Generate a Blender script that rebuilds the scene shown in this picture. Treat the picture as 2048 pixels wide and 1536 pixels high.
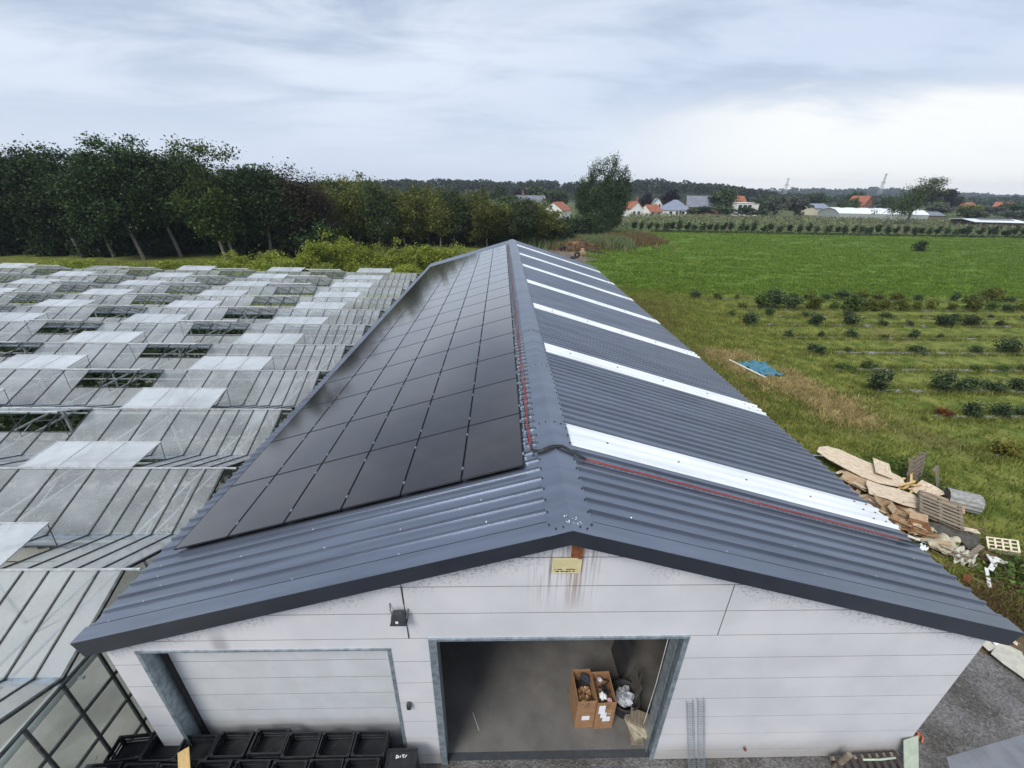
import bpy, math, random
import numpy as np
from mathutils import Matrix, Vector, Euler

for o in list(bpy.data.objects):
    bpy.data.objects.remove(o, do_unlink=True)
sc = bpy.context.scene
col = sc.collection
R = math.radians

# ------------------------------------------------------------------ camera
cam_d = bpy.data.cameras.new('camera')
cam = bpy.data.objects.new('camera', cam_d)
col.objects.link(cam)
cam_d.sensor_width = 36.0
cam_d.lens = 836.2 / 2048 * 36
cam_d.clip_start = 0.1
cam_d.clip_end = 6000
AX = ((0.99961645, -0.02229839, 0.0164236), (0.02715835, 0.90536411, -0.42376674), (-0.00542003, 0.42405024, 0.90562245))
cm = Matrix.Identity(4)
for i in range(3):
    cm[i][0] = AX[0][i]
    cm[i][1] = AX[2][i]
    cm[i][2] = -AX[1][i]
cm[0][3], cm[1][3], cm[2][3] = -0.9459, -4.1619, 10.1474
cam.matrix_world = cm
sc.camera = cam

# ------------------------------------------------------------------ world, sun, exposure
SUN_EL, SUN_AZ = R(48), R(215)      # azimuth measured clockwise from +Y
world = bpy.data.worlds.new('World')
sc.world = world
world.use_nodes = True
wt = world.node_tree
for n in list(wt.nodes):
    wt.nodes.remove(n)


class G:
    """tiny helper to wire shader nodes"""
    def __init__(self, tree):
        self.t = tree

    def n(self, kind, ins=None, **attrs):
        nd = self.t.nodes.new(kind)
        for k, v in attrs.items():
            setattr(nd, k, v)
        for k, v in (ins or {}).items():
            s = nd.inputs[k]
            if isinstance(v, bpy.types.NodeSocket):
                self.t.links.new(v, s)
            else:
                s.default_value = v
        return nd

    def math(self, op, a, b=0.0, c=0.0, clamp=False):
        nd = self.t.nodes.new('ShaderNodeMath')
        nd.operation = op
        nd.use_clamp = clamp
        for i, v in enumerate((a, b, c)):
            if isinstance(v, bpy.types.NodeSocket):
                self.t.links.new(v, nd.inputs[i])
            else:
                nd.inputs[i].default_value = v
        return nd.outputs[0]

    def mix(self, f, a, b, blend='MIX'):
        nd = self.t.nodes.new('ShaderNodeMix')
        nd.data_type = 'RGBA'
        nd.blend_type = blend
        for s, v in ((nd.inputs[0], f), (nd.inputs[6], a), (nd.inputs[7], b)):
            if isinstance(v, bpy.types.NodeSocket):
                self.t.links.new(v, s)
            else:
                s.default_value = (*v, 1) if isinstance(v, tuple) and len(v) == 3 else v
        return nd.outputs[2]

    def noise(self, vec, scale, detail=4, rough=.55, dist=0.0):
        nd = self.n('ShaderNodeTexNoise', {'Scale': scale, 'Detail': detail, 'Roughness': rough, 'Distortion': dist})
        if vec is not None:
            self.t.links.new(vec, nd.inputs['Vector'])
        return nd.outputs['Fac']

    def step(self, v, lo, hi):
        nd = self.n('ShaderNodeMapRange', {'From Min': lo, 'From Max': hi}, interpolation_type='SMOOTHSTEP')
        self.t.links.new(v, nd.inputs['Value'])
        return nd.outputs['Result']

    def xyz(self, vec):
        nd = self.t.nodes.new('ShaderNodeSeparateXYZ')
        self.t.links.new(vec, nd.inputs[0])
        return nd.outputs

    def comb(self, x, y, z):
        nd = self.t.nodes.new('ShaderNodeCombineXYZ')
        for i, v in enumerate((x, y, z)):
            if isinstance(v, bpy.types.NodeSocket):
                self.t.links.new(v, nd.inputs[i])
            else:
                nd.inputs[i].default_value = v
        return nd.outputs[0]


def build_world():
    g = G(wt)
    sky = g.n('ShaderNodeTexSky', sky_type='NISHITA', sun_disc=False, sun_elevation=SUN_EL, sun_rotation=SUN_AZ)
    d = g.n('ShaderNodeTexCoord').outputs['Generated']
    x, y, z = g.xyz(d)
    zz = g.math('ADD', g.math('MAXIMUM', z, 0.0), 0.16)
    px = g.math('DIVIDE', x, zz)
    py = g.math('DIVIDE', y, zz)
    p = g.comb(g.math('MULTIPLY', px, .55), py, 0.0)
    big = g.noise(g.comb(g.math('ADD', px, 7.3), g.math('ADD', py, 2.1), 0.0), .45, 3, .5, .4)
    fine = g.noise(p, 1.5, 8, .6, .6)
    streak = g.noise(g.comb(g.math('MULTIPLY', px, .5), g.math('MULTIPLY', py, 1.7), 3.0), 1.6, 6, .62, .5)
    v = g.math('ADD', g.math('MULTIPLY', big, .47), g.math('ADD', g.math('MULTIPLY', fine, .38), g.math('MULTIPLY', streak, .15)))
    k = g.step(v, .42, .575)
    cloud = g.mix(k, (3.8, 4.55, 5.9), (6.6, 7.25, 8.3))
    # long grey bank across the middle of the sky, open bright gap low on the right
    rag = g.math('MULTIPLY', g.math('SUBTRACT', v, .5), .5)
    bank = g.math('MULTIPLY', g.step(g.math('ADD', z, rag), .10, .17), g.math('SUBTRACT', 1.0, g.step(g.math('ADD', g.math('ADD', z, g.math('MULTIPLY', x, -.16)), rag), .16, .34)))
    bank = g.math('MULTIPLY', bank, g.step(g.math('ADD', x, rag), -.2, .3))
    cloud = g.mix(g.math('MULTIPLY', bank, .6), cloud, g.mix(k, (3.5, 4.25, 5.6), (4.9, 5.7, 7.2)))
    # the cloud deck thins and brightens towards the horizon
    hz = g.step(z, .0, .26)
    cloud2 = g.mix(hz, (6.0, 6.7, 7.9), cloud)
    gap = g.math('MULTIPLY', g.step(x, .08, .55), g.math('SUBTRACT', 1.0, g.step(g.math('ADD', z, rag), .07, .17)))
    cloud3 = g.mix(g.math('MULTIPLY', gap, .95), cloud2, (8.7, 8.75, 8.6))
    c = g.mix(.93, sky.outputs[0], cloud3)
    bg = g.n('ShaderNodeBackground', {'Color': c, 'Strength': .1})
    out = g.n('ShaderNodeOutputWorld', {'Surface': bg.outputs[0]})


build_world()
sd_ = bpy.data.lights.new('sun', 'SUN')
sd_.energy = 2.5
sd_.angle = R(24)
sd_.color = (1.0, .96, .9)
sun = bpy.data.objects.new('sun', sd_)
col.objects.link(sun)
sv = Vector((math.sin(SUN_AZ) * math.cos(SUN_EL), math.cos(SUN_AZ) * math.cos(SUN_EL), math.sin(SUN_EL)))
sun.rotation_euler = (-sv).to_track_quat('-Z', 'Y').to_euler()
sun.location = sv * 80
vs = sc.view_settings
vs.view_transform = 'Standard'
vs.look = 'None'
vs.exposure = 0.3
vs.gamma = 1.0
vs.use_curve_mapping = False
sc.cycles.max_bounces = 6
sc.cycles.diffuse_bounces = 3
sc.cycles.glossy_bounces = 3
sc.cycles.transparent_max_bounces = 24
sc.cycles.volume_bounces = 0
sc.cycles.use_denoising = True

# ------------------------------------------------------------------ materials
MAT = {}


def simple(name, c, rough=.6, var=.25, scale=6.0, bump=0.0, bscale=40.0, metal=0.0, spec=.5, c2=None, stretch=None, island=0.0):
    """base colour varied by noise (object space), optional fine bump, optional random per loose piece"""
    m = bpy.data.materials.new(name)
    m.use_nodes = True
    t = m.node_tree
    g = G(t)
    b = t.nodes['Principled BSDF']
    co = g.n('ShaderNodeTexCoord').outputs['Object']
    if stretch:
        mp = g.n('ShaderNodeMapping', {'Vector': co, 'Scale': stretch})
        co = mp.outputs[0]
    f = g.noise(co, scale, 5, .6)
    f = g.step(f, .3, .7)
    lo = tuple(x * (1 - var) for x in c)
    hi = c2 if c2 else tuple(min(1, x * (1 + var)) for x in c)
    cc = g.mix(f, lo, hi)
    if island:
        ri = g.n('ShaderNodeNewGeometry').outputs['Random Per Island']
        k = g.math('MULTIPLY_ADD', ri, 2 * island, 1 - island)
        cc = g.mix(1.0, cc, g.comb(k, k, k), 'MULTIPLY')
    t.links.new(cc, b.inputs['Base Color'])
    b.inputs['Roughness'].default_value = rough
    b.inputs['Metallic'].default_value = metal
    b.inputs['Specular IOR Level'].default_value = spec
    if bump:
        bn = g.noise(co, bscale, 4, .6)
        bm = g.n('ShaderNodeBump', {'Strength': bump, 'Distance': .02, 'Height': bn})
        t.links.new(bm.outputs[0], b.inputs['Normal'])
    MAT[name] = m
    return m


def leafmat(name, c, c2, island=.45, trans=.25):
    m = bpy.data.materials.new(name)
    m.use_nodes = True
    t = m.node_tree
    g = G(t)
    b = t.nodes['Principled BSDF']
    out = t.nodes['Material Output']
    geo = g.n('ShaderNodeNewGeometry')
    ri = geo.outputs['Random Per Island']
    oi = g.n('ShaderNodeObjectInfo').outputs['Random']
    co = g.n('ShaderNodeTexCoord').outputs['Object']
    f = g.step(g.noise(co, .9, 3, .6), .35, .65)
    f2 = g.math('MULTIPLY_ADD', ri, .5, g.math('MULTIPLY', f, .5))
    cc = g.mix(f2, c, c2)
    k = g.math('MULTIPLY_ADD', ri, 2 * island, 1 - island)
    k = g.math('MULTIPLY', k, g.math('MULTIPLY_ADD', oi, .5, .75))
    cc = g.mix(1.0, cc, g.comb(k, k, k), 'MULTIPLY')
    t.links.new(cc, b.inputs['Base Color'])
    b.inputs['Roughness'].default_value = .6
    b.inputs['Specular IOR Level'].default_value = .25
    tr = g.n('ShaderNodeBsdfTranslucent', {'Color': cc})
    mx = g.n('ShaderNodeMixShader', {0: trans, 1: b.outputs[0], 2: tr.outputs[0]})
    t.links.new(mx.outputs[0], out.inputs['Surface'])
    MAT[name] = m
    return m


def glassmat(name, dust, dustcol, tint=(.95, .965, .962), dvar=.35, rough=.06, nscale=1.4):
    """thin pane: part clear, part mirror (Fresnel), part pale dust and lime"""
    m = bpy.data.materials.new(name)
    m.use_nodes = True
    t = m.node_tree
    g = G(t)
    t.nodes.remove(t.nodes['Principled BSDF'])
    out = t.nodes['Material Output']
    tr = g.n('ShaderNodeBsdfTransparent', {'Color': (*tint, 1)})
    pos = g.n('ShaderNodeNewGeometry').outputs['Position']
    nz = g.noise(pos, nscale, 6, .62, .6)
    oi = g.n('ShaderNodeObjectInfo').outputs['Random']
    f = g.math('MULTIPLY', g.math('MULTIPLY_ADD', g.step(nz, .3, .72), 2 * dvar, 1 - dvar), dust)
    f = g.math('MULTIPLY', f, g.math('MULTIPLY_ADD', oi, .4, .8), clamp=True)
    df = g.n('ShaderNodeBsdfDiffuse', {'Color': (*dustcol, 1)})
    tl = g.n('ShaderNodeBsdfTranslucent', {'Color': (*dustcol, 1)})
    dd = g.n('ShaderNodeMixShader', {0: .4, 1: df.outputs[0], 2: tl.outputs[0]})
    a = g.n('ShaderNodeMixShader', {0: f, 1: tr.outputs[0], 2: dd.outputs[0]})
    gl = g.n('ShaderNodeBsdfGlossy', {'Color': (.95, .97, 1, 1), 'Roughness': rough})
    fr = g.n('ShaderNodeFresnel', {'IOR': 1.5})
    bf = g.n('ShaderNodeNewGeometry').outputs['Backfacing']
    fk = g.math('MULTIPLY', fr.outputs[0], g.math('SUBTRACT', 1.0, bf))
    b = g.n('ShaderNodeMixShader', {0: fk, 1: a.outputs[0], 2: gl.outputs[0]})
    t.links.new(b.outputs[0], out.inputs['Surface'])
    MAT[name] = m
    return m


simple('roof_metal', (.245, .272, .325), .34, .13, 1.3, .03, 60, .9, .5, stretch=(.3, 2.2, .3))
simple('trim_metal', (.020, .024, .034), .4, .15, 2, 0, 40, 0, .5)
simple('skylight', (.70, .735, .75), .35, .10, 1.6, .02, 30, 0, .5, stretch=(.3, 3.0, .3))
simple('solar_frame', (.012, .012, .014), .35, .2, 10)
simple('galvanised', (.30, .36, .40), .38, .3, 9, .02, 60, .55, .5)
simple('door_white', (.54, .56, .58), .42, .06, 2, .02, 60)
simple('black_plastic', (.011, .012, .015), .42, .4, 9, .04, 60, 0, .5)
simple('black_rubber', (.018, .018, .02), .75, .3, 9, .05, 50)
simple('steel', (.62, .64, .66), .25, .1, 20, 0, 40, .9, .5)
simple('dark_bar', (.045, .05, .05), .55, .5, 12)
simple('alu_bar', (.46, .48, .48), .5, .2, 10, 0, 40, .3, .5)
simple('white_pipe', (.62, .66, .62), .4, .12, 3)
simple('red_cable', (.30, .04, .035), .5, .15, 8)
simple('black_cable', (.015, .016, .018), .4, .3, 8)
simple('cardboard', (.30, .165, .08), .8, .15, 7, .05, 60)
simple('paper', (.78, .8, .84), .6, .05, 7)
simple('print_black', (.03, .03, .03), .7, .2, 7)
simple('ply_pale', (.56, .46, .34), .8, .3, 4, .12, 30, 0, .3, stretch=(1, 6, 1))
simple('ply_tan', (.37, .265, .165), .8, .4, 4, .12, 30, 0, .3, stretch=(1, 6, 1))
simple('timber_grey', (.20, .165, .125), .85, .3, 6, .1, 30, 0, .3, stretch=(1, 5, 1))
simple('timber_new', (.58, .40, .18), .7, .12, 6, .04, 30, 0, .3, stretch=(6, 1, 1))
simple('timber_white', (.62, .62, .60), .6, .2, 8, .03, 30)
simple('card_white', (.46, .45, .38), .8, .14, 6, .06, 30)
simple('grey_drum', (.26, .26, .25), .7, .25, 8, .05, 40)
simple('cream_plastic', (.66, .60, .42), .5, .1, 6)
simple('sage_plastic', (.42, .48, .38), .55, .12, 4)
simple('tarp_blue', (.035, .16, .22), .4, .45, 4, .25, 9)
simple('cloth_beige', (.40, .36, .26), .85, .3, 4, .3, 8)
simple('rug_dark', (.07, .065, .055), .9, .3, 8, .2, 60)
simple('film', (.42, .44, .48), .2, .4, 9, .3, 25)
simple('bark', (.16, .135, .11), .9, .35, 5, .3, 25)
simple('bark_pale', (.17, .155, .13), .85, .35, 3, .2, 25)
simple('brush_brown', (.20, .115, .065), .9, .3, 3, island=.5)
simple('mulch_film', (.17, .17, .165), .6, .6, 2, .2, 8)
simple('straw', (.42, .32, .15), .9, .2, 2, island=.35)
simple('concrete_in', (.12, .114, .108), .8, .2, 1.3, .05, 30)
simple('dirt', (.15, .115, .085), .95, .35, 1.0, .2, 8)
simple('gh_soil', (.46, .435, .38), .95, .35, .35, .1, 6)
simple('asphalt', (.17, .18, .20), .9, .15, 2.5, .25, 90)
simple('rust', (.17, .06, .02), .9, .5, 20, .1, 60)
simple('sign_yellow', (.56, .50, .27), .5, .1, 9)
simple('lamp_grey', (.045, .05, .058), .5, .15, 9)
simple('led_white', (.8, .82, .85), .3, .05, 9)
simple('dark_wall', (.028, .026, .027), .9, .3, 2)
simple('brick_red', (.22, .10, .07), .85, .25, .9)
simple('render_white', (.72, .72, .68), .8, .08, .5)
simple('render_cream', (.55, .50, .38), .8, .08, .5)
simple('tile_orange', (.30, .105, .055), .75, .2, .8)
simple('slate', (.16, .175, .21), .6, .18, .8)
simple('slate_blue', (.20, .23, .30), .5, .12, .8)
simple('wood_dark', (.05, .04, .035), .85, .3, 1)
simple('window_dark', (.03, .035, .04), .12, .2, 1)
simple('far_white', (.70, .74, .76), .5, .1, .2)
simple('pylon', (.32, .34, .36), .6, .1, 1)
simple('orange_plastic', (.5, .11, .03), .5, .15, 8)
simple('yellow_plastic', (.62, .48, .06), .5, .1, 8)
simple('navy_fabric', (.02, .028, .045), .6, .3, 10)
simple('pink_paper', (.60, .38, .42), .7, .15, 10)
simple('red_plastic', (.32, .02, .02), .5, .2, 8)

leafmat('leaf_tall', (.016, .035, .013), (.052, .088, .026))
leafmat('leaf_tall_light', (.04, .075, .016), (.10, .145, .03))
leafmat('leaf_brown', (.028, .020, .015), (.055, .045, .022))
leafmat('leaf_olive', (.055, .078, .017), (.17, .175, .036))
leafmat('leaf_bright', (.14, .20, .024), (.33, .36, .055), .4, .35)
leafmat('leaf_poplar', (.022, .045, .018), (.065, .10, .036))
leafmat('leaf_village', (.034, .055, .022), (.08, .11, .038))
leafmat('leaf_grey', (.075, .09, .065), (.13, .15, .10))
leafmat('leaf_purple', (.014, .010, .014), (.030, .020, .026))
leafmat('leaf_wood', (.022, .036, .018), (.045, .066, .030), .3)
leafmat('leaf_shrub', (.03, .055, .022), (.09, .125, .05))
leafmat('leaf_lime', (.075, .10, .018), (.16, .17, .03))
leafmat('leaf_gold', (.13, .13, .02), (.26, .22, .03))
leafmat('leaf_red', (.12, .05, .015), (.20, .08, .02))
leafmat('grass_long', (.10, .138, .022), (.25, .25, .064), .35)
leafmat('grass_field', (.066, .13, .015), (.195, .29, .042), .35)
leafmat('grass_dry', (.26, .20, .08), (.50, .39, .19), .3)
leafmat('grass_brown', (.12, .085, .04), (.22, .16, .075), .3)
leafmat('orchard_leaf', (.09, .125, .05), (.19, .225, .10), .3)

glassmat('gh_glass', .30, (.72, .75, .77), dvar=.28, nscale=.7)
glassmat('gh_vent_glass', .46, (.86, .89, .92), dvar=.25, nscale=.9)
glassmat('gh_wall_glass', .08, (.6, .64, .58))
glassmat('far_tunnel', .8, (.62, .66, .64), dvar=.1)


def solar_glass():
    m = bpy.data.materials.new('solar_glass')
    m.use_nodes = True
    t = m.node_tree
    g = G(t)
    b = t.nodes['Principled BSDF']
    co = g.n('ShaderNodeTexCoord').outputs['Object']
    oi = g.n('ShaderNodeObjectInfo').outputs['Random']
    x, y, z = g.xyz(co)
    # faint cell grid under the glass
    cx = g.math('ABSOLUTE', g.math('SUBTRACT', g.math('FRACT', g.math('MULTIPLY', x, 5.9)), .5))
    cy = g.math('ABSOLUTE', g.math('SUBTRACT', g.math('FRACT', g.math('MULTIPLY', y, 11.5)), .5))
    line = g.math('GREATER_THAN', g.math('MAXIMUM', cx, cy), .485)
    base = g.mix(g.math('MULTIPLY', line, .35), (.008, .0055, .0052), (.016, .012, .011))
    k = g.math('MULTIPLY_ADD', oi, .3, .85)
    base = g.mix(1.0, base, g.comb(k, k, k), 'MULTIPLY')
    dust = g.noise(co, 2.0, 5, .6)
    base = g.mix(g.math('MULTIPLY', g.step(dust, .4, .8), .10), base, (.16, .14, .13))
    t.links.new(base, b.inputs['Base Color'])
    b.inputs['Roughness'].default_value = .10
    b.inputs['Specular IOR Level'].default_value = .5
    b.inputs['Specular Tint'].default_value = (1.0, .9, .87, 1)
    b.inputs['Coat Weight'].default_value = .9
    b.inputs['Coat Roughness'].default_value = .09
    MAT['solar_glass'] = m


solar_glass()


def wall_paint():
    """white painted concrete planks: grime below the verge, rust run below the ridge, splash dirt near the ground"""
    m = bpy.data.materials.new('wall_paint')
    m.use_nodes = True
    t = m.node_tree
    g = G(t)
    b = t.nodes['Principled BSDF']
    pos = g.n('ShaderNodeNewGeometry').outputs['Position']
    x, y, z = g.xyz(pos)
    base = g.mix(g.step(g.noise(pos, .7, 4), .3, .7), (.525, .525, .553), (.615, .612, .634))
    base = g.mix(g.math('MULTIPLY', g.step(g.noise(pos, 14, 4), .55, .75), .10), base, (.42, .42, .43))
    # distance below the roof line
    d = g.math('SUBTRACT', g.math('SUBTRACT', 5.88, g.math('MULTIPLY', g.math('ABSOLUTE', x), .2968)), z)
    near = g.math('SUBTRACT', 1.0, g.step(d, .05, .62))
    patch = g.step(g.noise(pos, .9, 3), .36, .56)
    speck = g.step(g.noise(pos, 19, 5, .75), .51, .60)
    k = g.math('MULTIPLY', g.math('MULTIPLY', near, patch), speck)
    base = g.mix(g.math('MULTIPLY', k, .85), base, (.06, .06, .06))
    # scattered specks and scratches
    sp2 = g.step(g.noise(g.comb(g.math('MULTIPLY', x, 22), 0.0, g.math('MULTIPLY', z, 7)), 1.0, 2, .5), .74, .78)
    base = g.mix(g.math('MULTIPLY', sp2, .5), base, (.14, .13, .13))
    # runs under the sign
    streak = g.noise(g.comb(g.math('MULTIPLY', x, 16), 0.0, g.math('MULTIPLY', z, .6)), 1.0, 4, .6)
    fade = g.math('MULTIPLY', g.step(z, 4.25, 5.3), g.math('SUBTRACT', 1.0, g.step(z, 5.62, 5.9)))
    wx = g.math('SUBTRACT', 1.0, g.step(g.math('ABSOLUTE', g.math('SUBTRACT', x, .0)), .28, .62))
    kk = g.math('MULTIPLY', g.math('MULTIPLY', fade, wx), g.step(streak, .46, .66))
    base = g.mix(g.math('MULTIPLY', kk, .8), base, (.16, .145, .12))
    wr = g.math('SUBTRACT', 1.0, g.step(g.math('ABSOLUTE', g.math('SUBTRACT', x, .13)), .05, .16))
    kr = g.math('MULTIPLY', g.math('MULTIPLY', wr, g.step(z, 4.2, 5.3)), g.step(streak, .36, .6))
    base = g.mix(g.math('MULTIPLY', kr, .6), base, (.26, .13, .055))
    # smudge over the closed door
    sx = g.math('ABSOLUTE', g.math('ADD', x, 5.28))
    sm = g.math('MULTIPLY', g.math('SUBTRACT', 1.0, g.step(sx, .03, .2)), g.math('MULTIPLY', g.step(z, 3.45, 3.6), g.math('SUBTRACT', 1.0, g.step(z, 3.62, 4.15))))
    base = g.mix(g.math('MULTIPLY', sm, .6), base, (.2, .19, .2))
    # splash dirt
    sp = g.math('SUBTRACT', 1.0, g.step(g.math('ADD', z, g.math('MULTIPLY', g.noise(pos, 3, 4), .35)), .25, .95))
    base = g.mix(g.math('MULTIPLY', sp, .55), base, (.25, .22, .18))
    t.links.new(base, b.inputs['Base Color'])
    b.inputs['Roughness'].default_value = .6
    bm = g.n('ShaderNodeBump', {'Strength': .12, 'Distance': .01, 'Height': g.noise(pos, 30, 5, .6)})
    t.links.new(bm.outputs[0], b.inputs['Normal'])
    MAT['wall_paint'] = m


wall_paint()


def ground_mat():
    m = bpy.data.materials.new('ground_cover')
    m.use_nodes = True
    t = m.node_tree
    g = G(t)
    b = t.nodes['Principled BSDF']
    pos = g.n('ShaderNodeNewGeometry').outputs['Position']
    x, y, z = g.xyz(pos)
    n1 = g.noise(pos, .12, 4, .6)
    n2 = g.noise(pos, .9, 5, .65)
    n3 = g.noise(g.comb(g.math('MULTIPLY', x, .35), g.math('MULTIPLY', y, 1.2), 0.0), 1.0, 5, .65)
    rough_g = g.mix(g.step(n2, .35, .65), (.075, .112, .018), (.20, .215, .052))
    rough_g = g.mix(g.math('MULTIPLY', g.step(n1, .52, .68), .7), rough_g, (.15, .125, .05))
    mead = g.mix(g.step(n3, .34, .66), (.048, .094, .012), (.145, .225, .034))
    mead = g.mix(g.math('MULTIPLY', g.step(n1, .42, .66), .6), mead, (.13, .165, .035))
    mead = g.mix(g.math('MULTIPLY', g.step(g.noise(pos, .35, 5, .7), .55, .7), .6), mead, (.022, .05, .01))
    ym = g.math('ADD', y, g.math('MULTIPLY', g.math('SUBTRACT', n1, .5), 22))
    ym = g.math('ADD', ym, g.math('MULTIPLY', g.math('SUBTRACT', n2, .5), 9))
    ym = g.math('ADD', ym, g.math('MULTIPLY', x, .1))
    mk = g.math('MULTIPLY', g.step(ym, 36.5, 48.5), g.math('SUBTRACT', 1.0, g.step(y, 108, 119)))
    mk = g.math('MULTIPLY', mk, g.step(g.math('ADD', x, g.math('MULTIPLY', n1, 3.0)), 12, 15))
    c = g.mix(mk, rough_g, mead)
    # trodden dirt near the yard and in the hollow behind the shed
    dy = g.math('SUBTRACT', 1.0, g.step(g.math('ADD', g.math('ADD', y, g.math('MULTIPLY', n2, 3.0)), g.math('MULTIPLY', x, -.15)), 2.2, 4.4))
    c = g.mix(dy, c, g.mix(n2, (.10, .075, .045), (.20, .15, .09)))
    far = g.step(y, 118, 124)
    c = g.mix(far, c, g.mix(g.step(n2, .35, .65), (.06, .085, .03), (.11, .13, .055)))
    t.links.new(c, b.inputs['Base Color'])
    b.inputs['Roughness'].default_value = .95
    b.inputs['Specular IOR Level'].default_value = .15
    bm = g.n('ShaderNodeBump', {'Strength': .8, 'Distance': .15, 'Height': g.noise(pos, 2.5, 6, .7)})
    t.links.new(bm.outputs[0], b.inputs['Normal'])
    MAT['ground_cover'] = m


ground_mat()


def gravel_mat():
    m = bpy.data.materials.new('gravel')
    m.use_nodes = True
    t = m.node_tree
    g = G(t)
    b = t.nodes['Principled BSDF']
    pos = g.n('ShaderNodeNewGeometry').outputs['Position']
    vo = g.n('ShaderNodeTexVoronoi', {'Vector': pos, 'Scale': 26.0})
    c = g.mix(g.step(g.noise(pos, .8, 4), .35, .65), (.075, .07, .062), (.155, .15, .148))
    vr = g.xyz(vo.outputs['Color'])[0]
    vr = g.math('MULTIPLY_ADD', vr, .9, .5)
    c = g.mix(.8, c, g.mix(1.0, c, g.comb(vr, vr, vr), 'MULTIPLY'))
    c = g.mix(g.math('MULTIPLY', g.step(g.noise(pos, 9, 3), .6, .7), .5), c, (.25, .24, .23))
    t.links.new(c, b.inputs['Base Color'])
    b.inputs['Roughness'].default_value = .9
    bm = g.n('ShaderNodeBump', {'Strength': .7, 'Distance': .03, 'Height': vo.outputs['Distance']})
    t.links.new(bm.outputs[0], b.inputs['Normal'])
    MAT['gravel'] = m


gravel_mat()


# ------------------------------------------------------------------ geometry helpers
class MB:
    def __init__(self):
        self.v, self.f = [], []

    def quad(self, a, b, c, d):
        n = len(self.v)
        self.v += [tuple(a), tuple(b), tuple(c), tuple(d)]
        self.f.append((n, n + 1, n + 2, n + 3))
        return self

    def box(self, c, s, rot=None, taper=1.0):
        n = len(self.v)
        m = rot.to_matrix() if isinstance(rot, Euler) else rot
        for dz in (-.5, .5):
            k = taper if dz > 0 else 1.0
            for dx, dy in ((-.5, -.5), (.5, -.5), (.5, .5), (-.5, .5)):
                p = Vector((dx * s[0] * k, dy * s[1] * k, dz * s[2]))
                if m is not None:
                    p = m @ p
                self.v.append((p[0] + c[0], p[1] + c[1], p[2] + c[2]))
        self.f += [(n, n + 3, n + 2, n + 1), (n + 4, n + 5, n + 6, n + 7)]
        for i in range(4):
            j = (i + 1) % 4
            self.f.append((n + i, n + j, n + 4 + j, n + 4 + i))
        return self

    def span(self, lo, hi):
        return self.box([(lo[i] + hi[i]) / 2 for i in range(3)], [hi[i] - lo[i] for i in range(3)])

    def prism(self, poly, axis, a, b):
        """polygon (2-D) extruded along an axis from a to b; axis 0: poly is (y,z), 1: (x,z), 2: (x,y)"""
        n = len(self.v)
        k = len(poly)
        for t in (a, b):
            for p in poly:
                q = list(p)
                q.insert(axis, t)
                self.v.append(tuple(q))
        self.f.append(tuple(range(n, n + k)))
        self.f.append(tuple(range(n + 2 * k - 1, n + k - 1, -1)))
        for i in range(k):
            j = (i + 1) % k
            self.f.append((n + j, n + i, n + k + i, n + k + j))
        return self

    def tube(self, pts, r, n=6, r2=None, cap=True):
        pts = [Vector(p) for p in pts]
        base = len(self.v)
        m = len(pts)
        up = Vector((0, 0, 1))
        for i, p in enumerate(pts):
            t = (pts[min(i + 1, m - 1)] - pts[max(i - 1, 0)]).normalized()
            a = t.cross(up)
            if a.length < .05:
                a = t.cross(Vector((1, 0, 0)))
            a.normalize()
            b = t.cross(a)
            rr = r if r2 is None else r + (r2 - r) * i / max(1, m - 1)
            for k in range(n):
                w = 2 * math.pi * k / n
                q = p + a * math.cos(w) * rr + b * math.sin(w) * rr
                self.v.append(tuple(q))
        for i in range(m - 1):
            for k in range(n):
                j = (k + 1) % n
                self.f.append((base + i * n + k, base + i * n + j, base + (i + 1) * n + j, base + (i + 1) * n + k))
        if cap:
            self.f.append(tuple(base + k for k in range(n))[::-1])
            self.f.append(tuple(base + (m - 1) * n + k for k in range(n)))
        return self

    def bar(self, a, b, w, h=None):
        a, b = Vector(a), Vector(b)
        d = b - a
        m = d.to_track_quat('X', 'Z').to_matrix()
        return self.box((a + b) / 2, (d.length, w, h or w), m)

    def mesh(self, name):
        me = bpy.data.meshes.new(name)
        me.from_pydata(self.v, [], self.f)
        me.update()
        return me

    def build(self, name, mat, parent=None, smooth=False, loc=None):
        me = self.mesh(name)
        return put(name, me, mat, parent, smooth, loc)


def put(name, me, mat=None, parent=None, smooth=False, loc=None, rot=None):
    if mat and not me.materials:
        me.materials.append(MAT[mat] if isinstance(mat, str) else mat)
    if smooth:
        me.polygons.foreach_set('use_smooth', [True] * len(me.polygons))
    o = bpy.data.objects.new(name, me)
    col.objects.link(o)
    if parent:
        o.parent = parent
    if loc is not None:
        o.location = loc
    if rot is not None:
        o.rotation_euler = rot
    return o


def tag(o, label, cat, group=None):
    o['label'] = label
    o['category'] = cat
    if group:
        o['group'] = group
    return o


def struct(o):
    o['kind'] = 'structure'
    return o


def stuff(o, label=None, cat=None):
    o['kind'] = 'stuff'
    if label:
        tag(o, label, cat)
    return o


def thing(name, label, cat, loc=(0, 0, 0), rot=(0, 0, 0), group=None):
    o = bpy.data.objects.new(name, None)
    col.objects.link(o)
    o.location = loc
    o.rotation_euler = rot
    o.empty_display_size = .3
    return tag(o, label, cat, group)


def dup(o, parent=None):
    c = o.copy()
    col.objects.link(c)
    c.parent = parent
    for ch in o.children:
        dup(ch, c)
    return c


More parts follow.
